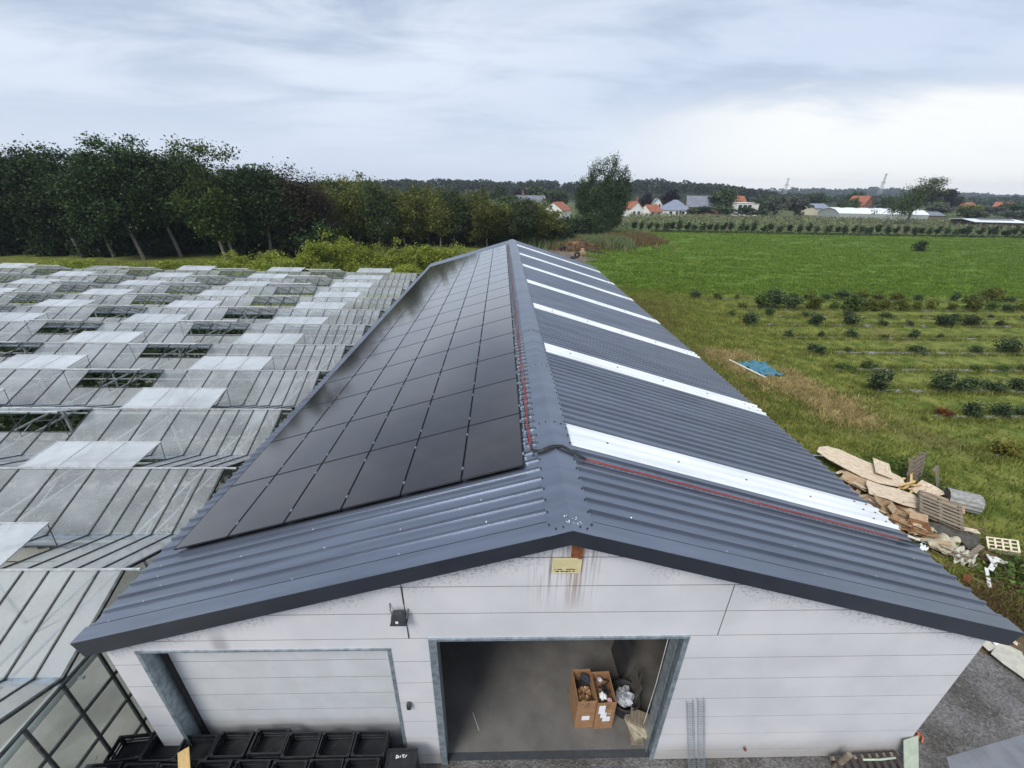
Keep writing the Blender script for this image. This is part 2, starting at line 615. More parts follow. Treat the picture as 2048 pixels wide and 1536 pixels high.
def np_mesh(name, v, quads):
    me = bpy.data.meshes.new(name)
    nv, nf, k = len(v), len(quads), quads.shape[1]
    me.vertices.add(nv)
    me.vertices.foreach_set('co', np.ascontiguousarray(v, dtype=np.float32).ravel())
    me.loops.add(nf * k)
    me.loops.foreach_set('vertex_index', np.ascontiguousarray(quads, dtype=np.int32).ravel())
    me.polygons.add(nf)
    me.polygons.foreach_set('loop_start', np.arange(0, nf * k, k, dtype=np.int32))
    me.update(calc_edges=True)
    return me


def ordn(n):
    w = ['first', 'second', 'third', 'fourth', 'fifth', 'sixth', 'seventh', 'eighth', 'ninth', 'tenth']
    if n <= 10:
        return w[n - 1]
    s = 'th' if 10 < n % 100 < 20 else {1: 'st', 2: 'nd', 3: 'rd'}.get(n % 10, 'th')
    return '%d%s' % (n, s)


def unit(rng, n):
    v = rng.normal(size=(n, 3))
    return v / np.linalg.norm(v, axis=1)[:, None]


def leaf_quads(c, size, rng, flat=.0):
    """rhombic leaf cards at centres c"""
    n = len(c)
    a = unit(rng, n)
    b = unit(rng, n)
    if flat:
        a[:, 2] *= (1 - flat)
        b[:, 2] *= (1 - flat)
    a /= np.linalg.norm(a, axis=1)[:, None]
    b -= (a * b).sum(1)[:, None] * a
    b /= np.linalg.norm(b, axis=1)[:, None]
    s = (size * rng.uniform(.6, 1.35, n))[:, None]
    v = np.stack([c + a * s * .5, c + b * s * .32, c - a * s * .5, c - b * s * .32], 1).reshape(-1, 3)
    return v, np.arange(4 * n).reshape(n, 4)


def crown_centres(rng, rx, ry, rz, nclump, hollow=.55, lump=.3):
    """clump centres in an uneven ellipsoid about the origin"""
    d = unit(rng, nclump)
    lobes = unit(rng, 7)
    amp = rng.uniform(-lump, lump, 7)
    k = 1 + (np.clip(d @ lobes.T, 0, 1) ** 2 * amp).sum(1)
    r = (hollow + (1 - hollow) * rng.random(nclump)) * k
    return d * r[:, None] * np.array([rx, ry, rz])


def crown_mesh(name, seed, rx, ry, rz, zc, nclump, per, lsize, crad, off=(0, 0), hollow=.5, lump=.35, flat=.3, zmin=.1):
    rng = np.random.default_rng(seed)
    cc = crown_centres(rng, rx, ry, rz, nclump, hollow, lump)
    rep = np.repeat(cc, per, 0)
    sp = rng.normal(size=rep.shape) * crad * np.array([1, 1, .7])
    sc_ = np.repeat(rng.uniform(.6, 1.4, nclump), per)[:, None]
    p = rep + sp * sc_
    p[:, 0] += off[0]
    p[:, 1] += off[1]
    p[:, 2] += zc
    p = p[p[:, 2] > zmin]
    v, q = leaf_quads(p, lsize, rng, flat)
    return np_mesh(name, v, q), cc + np.array([off[0], off[1], zc])


def trunk_mesh(name, seed, base_r, top, clumps, nlimb, n=6, bend=.0):
    rng = random.Random(seed)
    mb = MB()
    top = Vector(top)
    pts = []
    for i in range(6):
        t = i / 5
        pts.append(Vector((top.x * t + math.sin(t * 3) * bend, top.y * t, top.z * t)))
    mb.tube(pts, base_r, n, base_r * .35)
    idx = list(range(len(clumps)))
    rng.shuffle(idx)
    for i in idx[:nlimb]:
        c = Vector(clumps[i])
        t = rng.uniform(.45, .95)
        p = pts[0].lerp(top, t)
        mid = p.lerp(c, .5) + Vector((0, 0, -.06 * (c - p).length))
        mb.tube([p, mid, c], base_r * .32, 4, base_r * .06)
    return mb.mesh(name)


def tree(name, label, cat, meshes, loc, rz=0, s=(1, 1, 1), group=None, mats=None):
    t = thing(name, label, cat, loc, (0, 0, rz), group)
    t.scale = s
    put('trunk', meshes[0], None, t)
    put('crown', meshes[1], None, t)
    return t


def tree_kind(name, leaf, bark, seed, H, rx, ry, rz, nclump, per, lsize, crad, base_r, nlimb, off=(0, 0), hollow=.5, lump=.35, bend=0.0, zc=None):
    zc = H - rz if zc is None else zc
    cr, cl = crown_mesh(name + '_crown', seed, rx, ry, rz, zc, nclump, per, lsize, crad, off, hollow, lump)
    cr.materials.append(MAT[leaf])
    tr = trunk_mesh(name + '_trunk', seed, base_r, (off[0] * .9, off[1] * .9, zc + rz * .5), cl, nlimb, 6, bend)
    tr.materials.append(MAT[bark])
    return tr, cr


# ------------------------------------------------------------------ ground and setting
def sheet(name, x0, x1, y0, y1, z, mat, nx=1, ny=1):
    xs = np.linspace(x0, x1, nx + 1)
    ys = np.linspace(y0, y1, ny + 1)
    v = np.array([(x, y, z) for y in ys for x in xs])
    q = np.array([(j * (nx + 1) + i, j * (nx + 1) + i + 1, (j + 1) * (nx + 1) + i + 1, (j + 1) * (nx + 1) + i) for j in range(ny) for i in range(nx)])
    return struct(put(name, np_mesh(name, v, q), mat))


sheet('ground', -4000, 4000, -60, 5000, -.02, 'ground_cover', 8, 8)
sheet('greenhouse_ground', -80, -7.98, -9, 32.9, -.012, 'gh_soil')
sheet('gravel_yard', -7.9, 60, -60, .35, -.012, 'gravel')


def yard_strip():
    # gravel tongue beside the right hand wall, ragged edge towards the grass
    rng = random.Random(5)
    edge = [(12.6, .35), (11.9, 1.1), (11.2, 1.9), (10.3, 2.6), (9.3, 3.2), (8.3, 3.5), (7.3, 3.9)]
    v = [(7.0, .34, -.006)]
    mb = MB()
    for i in range(len(edge) - 1):
        a, b = edge[i], edge[i + 1]
        mb.v += [(7.0, .34, -.006), (a[0], a[1], -.006), (b[0], b[1], -.006)]
        mb.f.append((3 * i, 3 * i + 1, 3 * i + 2))
    struct(mb.build('gravel_path', 'gravel'))
    m2 = MB()
    m2.v = [(7.9, -60, -.004), (60, -60, -.004), (60, 4.2, -.004), (14, 1.15, -.004), (10.1, .42, -.004), (8.0, .05, -.004), (7.6, -.6, -.004)]
    m2.f = [tuple(range(7))]
    struct(m2.build('asphalt_road', 'asphalt'))
    m3 = MB()
    m3.v = [(5, 64, -.006), (13, 62, -.006), (17, 70, -.006), (15, 80, -.006), (6, 80, -.006)]
    m3.f = [(0, 1, 2, 3, 4)]
    struct(m3.build('dirt_patch', 'dirt'))


yard_strip()

# ------------------------------------------------------------------ the shed
SL = .2884
CS, SN = math.cos(SL), math.sin(SL)
TN = math.tan(SL)
RZ = 6.1
LEN = 34.02
WS = 7.5


def rp(side, s, y, h=0.0):
    """point on a roof slope: s down the slope from the ridge, h above the sheet"""
    return (side * (s * CS + h * SN), y, RZ - s * SN + h * CS)


shed = thing('farm_shed', 'long white concrete shed with dark grey ribbed metal roof and two wide doors', 'shed')


def rib_sheet(side, y0, y1, s0, s1, h0=0.0, pitch=.25, hr=.040):
    prof = []
    k = math.ceil(y0 / pitch - 1e-6)
    y = y0
    prof.append((y0, 0.0))
    i = math.floor(y0 / pitch)
    while i * pitch < y1 + pitch:
        b = i * pitch
        for dy, h in ((.176, 0), (.186, hr), (.226, hr), (.236, 0)):
            yy = b + dy
            if y0 + .001 < yy < y1 - .001:
                prof.append((yy, h))
        i += 1
    prof.append((y1, 0.0))
    mb = MB()
    for a, b in zip(prof[:-1], prof[1:]):
        q = [rp(side, s0, a[0], a[1] + h0), rp(side, s1, a[0], a[1] + h0), rp(side, s1, b[0], b[1] + h0), rp(side, s0, b[0], b[1] + h0)]
        if side < 0:
            q = q[::-1]
        mb.quad(*q)
    return mb


def roof():
    for k in range(4):
        y0 = -.04 + k * 8.515
        rib_sheet(-1, y0, y0 + 8.515, .05, WS).build('roof_sheet', 'roof_metal', shed)
    sky = [(2.13 + 4.73 * k, 2.13 + 4.73 * k + .74) for k in range(7)]
    y = -.04
    for a, b in sky:
        rib_sheet(1, y, a, .05, WS).build('roof_sheet', 'roof_metal', shed)
        rib_sheet(1, a - .02, b + .02, .05, WS + .04, .006).build('skylight', 'skylight', shed)
        y = b
    rib_sheet(1, y, LEN, .05, WS).build('roof_sheet', 'roof_metal', shed)
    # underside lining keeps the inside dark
    for sd in (-1, 1):
        mb = MB()
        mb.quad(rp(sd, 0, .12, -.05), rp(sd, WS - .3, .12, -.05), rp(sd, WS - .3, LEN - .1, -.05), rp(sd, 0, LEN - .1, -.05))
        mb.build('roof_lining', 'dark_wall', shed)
        # verge flashing: flat cover strip and deep drop face
        v = MB()
        pr = [(0, 0, RZ + .050), rp(sd, WS + .03, 0, .048), rp(sd, WS + .03, 0, .040), (0, 0, RZ + .0415)]
        v.prism([(p[0], p[2]) for p in pr], 1, -.09, .165)
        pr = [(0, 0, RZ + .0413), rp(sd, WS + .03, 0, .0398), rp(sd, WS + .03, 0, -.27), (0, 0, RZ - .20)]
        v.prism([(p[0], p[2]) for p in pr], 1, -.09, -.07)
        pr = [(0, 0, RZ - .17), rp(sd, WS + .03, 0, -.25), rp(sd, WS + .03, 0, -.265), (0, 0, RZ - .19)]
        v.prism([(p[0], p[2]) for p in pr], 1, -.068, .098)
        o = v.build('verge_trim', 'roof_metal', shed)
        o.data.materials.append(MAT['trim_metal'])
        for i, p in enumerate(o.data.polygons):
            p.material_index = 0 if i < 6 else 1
        # far verge, eave drip
        v = MB()
        pr = [(0, 0, RZ + .052), rp(sd, WS + .03, 0, .05), rp(sd, WS + .03, 0, -.2), (0, 0, RZ - .2)]
        v.prism([(p[0], p[2]) for p in pr], 1, LEN, LEN + .03)
        v.build('verge_trim', 'trim_metal', shed)
        v = MB()
        pr = [rp(sd, WS - .06, 0, -.012), rp(sd, WS - .02, 0, -.012), rp(sd, WS - .02, 0, -.16), rp(sd, WS - .06, 0, -.16)]
        v.prism([(p[0], p[2]) for p in pr], 1, .02, LEN - .02)
        v.build('eave_trim', 'trim_metal', shed)
    # ridge capping in lengths
    y = -.1
    k = 0
    while y < LEN:
        y1 = min(y + 2.82, LEN + .04)
        h = .052 + .004 * (k % 2)
        mb = MB()
        pl = [(0, RZ + h + .012)]
        w = .31
        a = rp(1, w, 0, h)
        b = rp(1, w, 0, h - .006)
        pl = [(-b[0], b[2]), (0, RZ + h + .006), (b[0], b[2]), (a[0], a[2]), (0, RZ + h + .014), (-a[0], a[2])]
        mb.prism(pl, 1, y, y1 + .03)
        mb.build('ridge_cap', 'roof_metal', shed)
        y = y1
        k += 1
    # cap fixings
    mb = MB()
    y = .1
    while y < 24:
        for sd in (-1, 1):
            p = rp(sd, .285, y, .062)
            mb.box(p, (.022, .022, .014), Euler((0, sd * SL, 0)))
        y += .25
    for yj in (2.72, 5.54, 8.36):
        for x in (-.2, -.07, .07, .2):
            p = rp(1 if x > 0 else -1, abs(x), yj, .07)
            mb.box(p, (.02, .02, .012))
    for x in (-.2, -.1, .1, .2):
        p = rp(1 if x > 0 else -1, abs(x), .0, .066)
        mb.box(p, (.02, .02, .012))
    stuff(mb.build('cap_fixings', 'print_black', shed))
    # scratches and droppings on the end of the cap
    rng = random.Random(3)
    mb = MB()
    for i in range(16):
        x = rng.gauss(0, .06)
        yy = .03 + abs(rng.gauss(0, .07))
        p = rp(1 if x > 0 else -1, abs(x), yy, .071)
        s = rng.uniform(.005, .02)
        mb.box(p, (s, s * rng.uniform(.3, .8), .003), Euler((0, (1 if x > 0 else -1) * SL, rng.uniform(0, 3))))
    stuff(mb.build('bird_droppings', 'paper', shed))
    # sheet screws with bright washers
    sm = MB()
    n = 8
    for r, z0, z1 in ((.015, 0, .005), (.009, .005, .015)):
        b = len(sm.v)
        for zz in (z0, z1):
            for i in range(n):
                w = 2 * math.pi * i / n
                sm.v.append((r * math.cos(w), r * math.sin(w), zz))
        for i in range(n):
            j = (i + 1) % n
            sm.f.append((b + i, b + j, b + n + j, b + n + i))
        sm.f.append(tuple(b + n + i for i in range(n)))
    scr = sm.mesh('screw')
    scr.materials.append(MAT['steel'])
    rng = random.Random(8)
    for sd in (-1, 1):
        for k, yb in enumerate((.2, .45, .7, .95, 1.2)):
            for s in (1.2, 2.6, 4.0, 5.4, 6.9):
                if (k + int(s)) % 2 and s < 6:
                    continue
                if sd > 0 and rng.random() < .4:
                    continue
                p = rp(sd, s + rng.uniform(-.25, .25), yb + rng.uniform(-.01, .01), .038)
                put('screw', scr, None, shed, False, p, (0, sd * SL, rng.random()))
        for k in range(2, 7 if sd > 0 else 2):
            pass
    mb = MB()
    for k in range(7):
        yb = 2.13 + 4.73 * k + .2 + .12
        for s in (1.1, 2.6, 4.1, 5.6, 6.95, 7.25):
            for dy in ((0,) if s < 6.5 else (-.22, .05, .3)):
                p = rp(1, s, yb + dy, .05)
                mb.box(p, (.03, .03, .018), Euler((0, SL, .4)))
    stuff(mb.build('skylight_screws', 'rust', shed))


roof()
JZ = [5.472 - .5743 * j for j in range(10)]
YF = .10


def gable_poly(x0, x1, z0, z1, drop=.20):
    """rectangle clipped under the roof line"""
    pts = [(x0, z0), (x1, z0)]
    lim = lambda x: RZ - drop - abs(x) * TN
    xs = sorted(set([x0, x1] + ([0.0] if x0 < 0 < x1 else [])))
    cr = []
    for sg in (-1, 1):
        x = sg * (RZ - drop - z1) / TN
        if x0 < x < x1:
            cr.append(x)
    top = sorted(set(xs + cr), reverse=True)
    for x in top:
        z = min(z1, lim(x))
        if z > z0 + .005:
            pts.append((x, z))
        else:
            pts.append((x, z0))
    out = []
    for p in pts:
        if not out or (abs(p[0] - out[-1][0]) + abs(p[1] - out[-1][1])) > .004:
            out.append(p)
    if abs(out[0][0] - out[-1][0]) + abs(out[0][1] - out[-1][1]) < .004:
        out.pop()
    return out


def clip_x(z, drop=.20):
    return (RZ - drop - z) / TN


def wall():
    J = .008
    DL, DR, DT = -2.04, 2.07, 3.749
    GL, GR, GT = -6.6, -2.68, 3.52
    E = 7.07

    def plank(x0, x1, z0, z1, jl=J, jr=J):
        if z0 < 3.7:
            lim = min(E, clip_x(z0) - .01)
        else:
            lim = clip_x(z0) - .01
        x0, x1 = max(x0, -lim, -E), min(x1, lim, E)
        if x1 - x0 < .05:
            return
        mb = MB()
        mb.prism(gable_poly(x0 + jl, x1 - jr, z0 + J, z1 - J), 1, YF, YF + .0048)
        mb.build('wall_plank', 'wall_paint', shed)

    zs = JZ + [0.0]
    plank(-1.5, 1.5, JZ[0], RZ - .18)
    plank(-E, E, JZ[1], JZ[0])
    # three planks per course above the doors
    for j in (1, 2):
        plank(-E, -2.36, zs[j + 1], zs[j])
        plank(-2.36, 2.53, zs[j + 1], zs[j])
        plank(2.53, E, zs[j + 1], zs[j])
    for j in range(3, 10):
        z1, z0 = zs[j], zs[j + 1]
        plank(DR, E, z0, z1, 0)
        plank(GR, DL, z0, z1, 0, 0)
        plank(-E, GL, z0, z1, J, 0)
        if j == 3:
            plank(GL, GR, GT - J, z1, 0, 0)
    # core behind the planks
    mb = MB()
    mb.prism(gable_poly(-E + .004, E - .004, DT, RZ), 1, YF + .005, YF + .19)
    mb.span((-E + .004, YF + .005, GT), (DL, YF + .19, DT))
    mb.span((-E + .004, YF + .005, 0), (GL, YF + .19, GT))
    mb.span((GR, YF + .005, 0), (DL, YF + .19, GT))
    mb.span((DR, YF + .005, 0), (E - .004, YF + .19, DT))
    mb.build('wall_core', simple('joint_grey', (.045, .045, .045), .95), shed)
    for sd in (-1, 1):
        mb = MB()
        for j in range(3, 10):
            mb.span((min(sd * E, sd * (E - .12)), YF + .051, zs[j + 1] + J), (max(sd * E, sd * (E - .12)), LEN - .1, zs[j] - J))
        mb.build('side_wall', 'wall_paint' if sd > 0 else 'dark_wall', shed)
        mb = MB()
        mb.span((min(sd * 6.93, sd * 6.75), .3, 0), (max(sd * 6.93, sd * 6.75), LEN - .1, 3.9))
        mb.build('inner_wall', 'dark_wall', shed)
    mb = MB()
    mb.prism(gable_poly(-E, E, 0, RZ, .15), 1, LEN - .1, LEN - .02)
    mb.build('back_wall', 'wall_paint', shed)
    # cross partition inside, a dozen metres back
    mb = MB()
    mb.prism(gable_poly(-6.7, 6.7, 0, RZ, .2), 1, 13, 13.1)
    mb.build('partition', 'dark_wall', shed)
    mb = MB()
    mb.span((-6.74, .262, -.05), (6.74, LEN - .15, .03))
    struct(mb.build('shed_floor', 'concrete_in'))
    # partition between the two bays, close behind the closed door
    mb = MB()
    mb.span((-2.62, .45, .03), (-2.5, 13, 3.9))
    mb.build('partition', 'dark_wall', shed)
    # --- open doorway
    fr = thing('door_frame', 'galvanised steel frame round the open doorway of the white shed', 'door frame', (0, 0, 0))
    MB().span((DL - .015, YF - .022, 0), (DL + .11, YF - .002, DT)).span((DL, YF - .002, 0), (DL + .02, YF + .3, DT)).build('jamb', 'galvanised', fr)
    MB().span((DL + .06, YF + .10, 0), (DL + .085, YF + .32, DT - .05)).build('track', 'galvanised', fr)
    MB().span((DR - .07, YF - .022, 0), (DR + .012, YF - .002, DT)).span((DR - .02, YF - .002, 0), (DR, YF + .3, DT)).build('jamb', 'galvanised', fr)
    MB().span((DR - .085, YF + .12, 0), (DR - .06, YF + .32, DT - .05)).build('track', 'galvanised', fr)
    MB().span((DL - .015, YF - .03, DT - .035), (DR + .012, YF + .1, DT + .012)).build('lintel', 'galvanised', fr)
    MB().span((DL + .02, YF + .04, -.02), (DR - .02, YF + .16, .022)).build('threshold', 'lamp_grey', fr)
    # --- closed sectional door
    gd = thing('sectional_door', 'closed pale grey sectional door of broad horizontal panels beside the open doorway', 'door', (0, 0, 0))
    zz = [3.66, 2.76, 2.28, 1.80, 1.32, .82, .34, .03]
    for a, b in zip(zz[1:], zz[:-1]):
        mb = MB()
        mb.span((GL + .10, YF + .30, a + .007), (GR - .03, YF + .3036, b - .007))
        mb.build('door_section', 'door_white', gd)
    MB().span((GL + .08, YF + .304, .02), (GR, YF + .36, 3.7)).build('backing', 'dark_wall', gd)
    MB().span((GL - .01, YF - .02, 0), (GL + .045, YF - .003, GT)).span((GL - .01, YF - .003, 0), (GL + .012, YF + .36, GT)).build('jamb', 'galvanised', gd)
    MB().span((GL + .04, YF + .24, 0), (GL + .09, YF + .30, GT + .1)).build('track', 'black_rubber', gd)
    MB().span((GR - .035, YF - .02, 0), (GR + .01, YF - .003, GT)).span((GR - .012, YF - .003, 0), (GR + .01, YF + .36, GT)).build('jamb', 'galvanised', gd)
    MB().span((GL - .01, YF - .024, GT - .02), (GR + .01, YF + .02, GT + .012)).build('lintel', 'galvanised', gd)
    # rusty bracket showing through under the ridge
    mb = MB()
    mb.span((.05, YF - .03, 5.50), (.2, YF - .004, 5.84)).span((.15, YF - .04, 5.48), (.205, YF - .031, 5.84))
    tag(mb.build('steel_bracket', 'rust'), 'rusty steel plate under the gable peak above the yellow sign', 'bracket')


wall()


# ------------------------------------------------------------------ solar panels
def panels():
    W, Lp, pc, pr = 1.0814, 1.74, 1.0814 - .022, 1.74 - .014
    fm = MB()
    t = .028
    for lo, hi in (((-pc / 2, -pr / 2, -t), (-pc / 2 + .012, pr / 2, 0)), ((pc / 2 - .012, -pr / 2, -t), (pc / 2, pr / 2, 0)),
                   ((-pc / 2 + .012, -pr / 2, -t), (pc / 2 - .012, -pr / 2 + .012, 0)), ((-pc / 2 + .012, pr / 2 - .012, -t), (pc / 2 - .012, pr / 2, 0))):
        fm.span(lo, hi)
    fme = fm.mesh('solar_panel')
    fme.materials.append(MAT['solar_frame'])
    gm = MB().span((-pc / 2 + .0125, -pr / 2 + .0125, -.02), (pc / 2 - .0125, pr / 2 - .0125, -.003)).mesh('glass')
    gm.materials.append(MAT['solar_glass'])
    cm_ = MB().span((-.014, -.025, -.02), (.014, .025, .006)).mesh('clamp')
    cm_.materials.append(MAT['galvanised'])
    rm = MB().span((-.03, -.16, -.075), (.03, .16, -.03)).mesh('mounting_rail')
    rm.materials.append(MAT['galvanised'])
    rows = 17
    for r in range(rows):
        for c in range(6):
            s = .5485 + (c + .5) * W
            y = 1.4717 + (r + .5) * Lp
            p = rp(-1, s, y, .115)
            side = ['nearest the ridge', 'second from the ridge', 'third from the ridge', 'third from the eave', 'second from the eave', 'nearest the eave'][c]
            o = put('solar_panel', fme, None, None, False, p, (0, -SL, 0))
            tag(o, 'black solar panel %s in the %s row from the gable' % (side, ordn(r + 1)), 'solar panel', 'solar panels on the left roof slope')
            put('glass', gm, None, o)
            for dy in (-.55, .55):
                put('clamp', cm_, None, o, False, (pc / 2 + .011, dy, 0))
                put('mounting_rail', rm, None, o, False, (pc / 2 - .06, dy, 0))
                put('mounting_rail', rm, None, o, False, (-pc / 2 + .06, dy, 0))


panels()


def cables():
    rng = random.Random(11)
    # wire tray in the slot between the panels and the ridge
    t = thing('cable_tray', 'long wire cable tray lying between the solar panels and the ridge cap', 'cable tray')
    mb = MB()
    for s in (.335, .42, .51):
        mb.bar(rp(-1, s, 2.0, .05), rp(-1, s, 31.2, .05), .007)
    stuff_m = MB()
    y = 2.0
    while y < 31.2:
        stuff_m.bar(rp(-1, .335, y, .05), rp(-1, .51, y, .05), .008)
        stuff_m.bar(rp(-1, .335, y, .05), rp(-1, .335, y, .085), .008)
        y += .1
    mb.build('side_wire', 'galvanised', t)
    stuff(stuff_m.build('cross_wires', 'galvanised', t))
    for k, (s0, m, nm, lb) in enumerate(((.40, 'red_cable', 'red_cable', 'red cable running along the ridge in the wire tray'), (.455, 'black_cable', 'black_cable', 'black cable running along the ridge beside the red one'))):
        pts = [rp(-1, .41, 1.9, .09)]
        y = 2.2
        while y < 31:
            pts.append(rp(-1, s0 + rng.uniform(-.025, .025), y, .075 + rng.uniform(0, .012)))
            y += .55
        tag(MB().tube(pts, .009, 5).build(nm, m, None, True), lb, 'cable')
    pts = [rp(-1, .43, 2.0, .09)]
    y = 2.2
    while y < 12:
        pts.append(rp(-1, .425 + rng.uniform(-.02, .02), y, .085))
        y += .5
    tag(MB().tube(pts, .007, 5).build('red_cable', 'red_cable', None, True), 'thinner red cable twisted round the one along the ridge', 'cable')
    mb = MB()
    y = 1.7
    while y < 31:
        for sd in (.52,):
            p = rp(-1, sd, y, .06)
            mb.box(p, (.035, .03, .05), Euler((0, -SL, 0)))
        y += .435
    stuff(mb.build('bolt_heads', 'steel', t))
    # conduits over the ridge
    for k, off in enumerate((0, .045)):
        pts = [rp(-1, .40, 2.02 + off * .3, .08), rp(-1, .395, 1.92 - off * .4, .085), rp(-1, .34, 1.80 + off, .085), rp(-1, .22, 1.765 + off, .088),
               rp(-1, .06, 1.80 + off, .092), rp(1, .07, 1.81 + off, .095), rp(1, .2, 1.775 + off, .09), rp(1, .34, 1.715 + off, .08), rp(1, .52, 1.665 + off * .8, .055)]
        # smooth by subdivision
        P = [Vector(p) for p in pts]
        Q = []
        for i in range(len(P) - 1):
            p0, p1, p2, p3 = P[max(i - 1, 0)], P[i], P[i + 1], P[min(i + 2, len(P) - 1)]
            for s in (0, .33, .66):
                Q.append(.5 * ((2 * p1) + (-p0 + p2) * s + (2 * p0 - 5 * p1 + 4 * p2 - p3) * s * s + (-p0 + 3 * p1 - 3 * p2 + p3) * s ** 3))
        Q.append(P[-1])
        tag(MB().tube(Q, .017, 8).build('conduit', 'black_cable', None, True), ('nearer' if k == 0 else 'farther') + ' of two black conduits crossing over the ridge cap', 'conduit')
    # right slope tray with two red cables
    t = thing('cable_tray', 'wire cable tray running down the right roof slope below the nearest skylight', 'cable tray')
    mb = MB()
    for y, h in ((1.60, .055), (1.66, .045), (1.72, .045), (1.74, .075)):
        mb.bar(rp(1, .5, y, h), rp(1, 7.2, y + .02, h), .006)
    mb.build('side_wire', 'galvanised', t)
    mb = MB()
    s = .5
    while s < 7.2:
        mb.bar(rp(1, s, 1.60, .05), rp(1, s, 1.74, .05), .006)
        mb.bar(rp(1, s, 1.74, .045), rp(1, s, 1.745, .085), .006)
        s += .1
    stuff(mb.build('cross_wires', 'galvanised', t))
    for k, y0 in enumerate((1.655, 1.69)):
        pts = []
        s = .5
        while s < 7.3:
            pts.append(rp(1, s, y0 + rng.uniform(-.008, .008) + .003 * s, .062))
            s += .4
        pts.append(rp(1, 7.35, y0 + .03, .05))
        tag(MB().tube(pts, .008, 5).build('red_cable', 'red_cable', None, True), ('front' if k == 0 else 'rear') + ' of two red cables running down the right roof slope', 'cable')
    pts = [rp(1, 7.0, 1.66, .06), rp(1, 7.4, 1.7, .05), rp(1, 7.56, 1.72, .02), rp(1, 7.6, 1.73, -.3), rp(1, 7.5, 1.74, -1.2)]
    tag(MB().tube(pts, .02, 6).build('conduit', 'black_cable', None, True), 'black conduit bending down over the right eave', 'conduit')


cables()


# ------------------------------------------------------------------ small things on the gable wall
def wall_things():
    # flood light
    t = thing('flood_light', 'dark grey flood lamp with bent bracket on the white gable wall', 'flood lamp', (-2.43, YF, 4.37))
    mb = MB()
    mb.prism([(-.12, -.09), (.10, -.09), (.085, .10), (.06, .13), (-.07, .13), (-.095, .10)], 1, -.14, -.06)
    mb.build('housing', 'lamp_grey', t)
    MB().span((-.13, -.15, -.11), (.115, -.045, -.088)).build('visor', 'lamp_grey', t)
    MB().span((-.045, -.144, -.065), (-.005, -.1395, -.02)).build('label_plate', 'paper', t)
    MB().tube([(.12, -.10, -.06), (.135, -.05, .03), (.12, -.005, .08)], .007, 6).build('bracket', 'lamp_grey', t)
    MB().tube([(-.10, -.08, .06), (-.125, -.05, .10), (-.135, -.02, .14), (-.135, -.004, .20)], .007, 6).build('bracket', 'lamp_grey', t)
    MB().tube([(.09, -.15, -.065), (.09, -.165, -.065)], .026, 10).build('sensor', 'lamp_grey', t)
    tag(MB().tube([(-2.375, YF - .008, 5.03), (-2.37, YF - .008, 4.8), (-2.365, YF - .01, 4.55)], .005, 5).build('power_cable', 'lamp_grey'), 'grey cable hanging down the gable wall to the flood lamp', 'cable')
    tag(MB().tube([(-2.36, YF - .008, 4.27), (-2.35, YF - .008, 4.0), (-2.345, YF - .008, 3.78)], .003, 5).build('power_cable', 'lamp_grey'), 'thin grey cable running down below the flood lamp', 'cable')
    t = thing('socket_box', 'small grey weatherproof box on the pier between the two doors', 'socket box', (-2.5, YF, 2.0))
    MB().prism([(-.035, -.07), (.03, -.07), (.04, .05), (.03, .075), (-.03, .075), (-.04, .05)], 1, -.06, 0).build('housing', 'lamp_grey', t)
    MB().span((-.025, -.068, -.05), (.022, -.06, .01)).build('lid', 'black_rubber', t)
    # yellow sign with worn lettering
    t = thing('wall_sign', 'weathered pale yellow sign with two worn lines of small lettering below the gable peak', 'sign', (0, YF - .015, 5.335))
    MB().span((-.205, -.012, -.14), (.205, 0, .14)).build('board', 'sign_yellow', t)
    MB().span((-.205, -.0145, -.14), (-.193, -.0125, .14)).span((.193, -.0145, -.14), (.205, -.0125, .14)).span((-.193, -.0145, -.14), (.193, -.0125, -.13)).span((-.193, -.0145, .13), (.193, -.0125, .14)).build('edge', 'cream_plastic', t)
    rng = random.Random(4)
    mb = MB()
    for zc, h, words in ((-.065, .024, ((-.165, -.150), (-.125, -.065), (.0, .13))), (-.105, .032, ((-.15, -.10), (-.082, -.03), (-.015, .03), (.04, .07), (.09, .12)))):
        for a, b in words:
            x = a
            while x < b - .004:
                w = rng.uniform(.006, .012)
                mb.span((x, -.0142, zc - h * rng.uniform(.35, .5)), (min(x + w, b), -.0128, zc + h * rng.uniform(.25, .5)))
                x += w + .003
    mb.build('lettering', 'print_black', t)
    # wire baskets leaning on the wall
    for k, (xb, xt, zt, yb, lb) in enumerate(((2.72, 2.40, 2.06, -.28, 'left'), (2.90, 2.58, 2.13, -.28, 'right'))):
        t = thing('wire_cable_tray', '%s of two lengths of wire mesh cable tray leaning against the white wall' % lb, 'cable tray', (xb, yb, 0))
        ax = Vector((xt - xb, YF - .012 - .05 - yb, zt))
        ux = ax.normalized()
        rx = Vector((1, 0, 0))
        rx = (rx - ux * rx.dot(ux)).normalized()
        ry = ux.cross(rx)
        L = ax.length
        w, d = .11, .055
        prof = [(-w / 2, d / 2), (-w / 2, -d / 2), (-w / 6, -d / 2), (w / 6, -d / 2), (w / 2, -d / 2), (w / 2, d / 2)]
        mb = MB()
        for a, b in prof:
            o = rx * a + ry * b
            mb.bar(o, o + ux * L, .0045)
        mb.build('long_wire', 'galvanised', t)
        mb = MB()
        q = 0.0
        while q <= L:
            for (a, b), (c, e) in zip(prof[:-1], prof[1:]):
                mb.bar(rx * a + ry * b + ux * q, rx * c + ry * e + ux * q, .0045)
            q += .06
        stuff(mb.build('cross_wires', 'galvanised', t))
    # pipe stub near the ground
    tag(MB().tube([(3.86, YF - .01, .30), (3.80, YF - .05, .42), (3.78, YF - .08, .5)], .022, 7).build('pipe_stub', 'rust', None, True), 'short rusty pipe stub sticking out of the white wall', 'pipe')


wall_things()


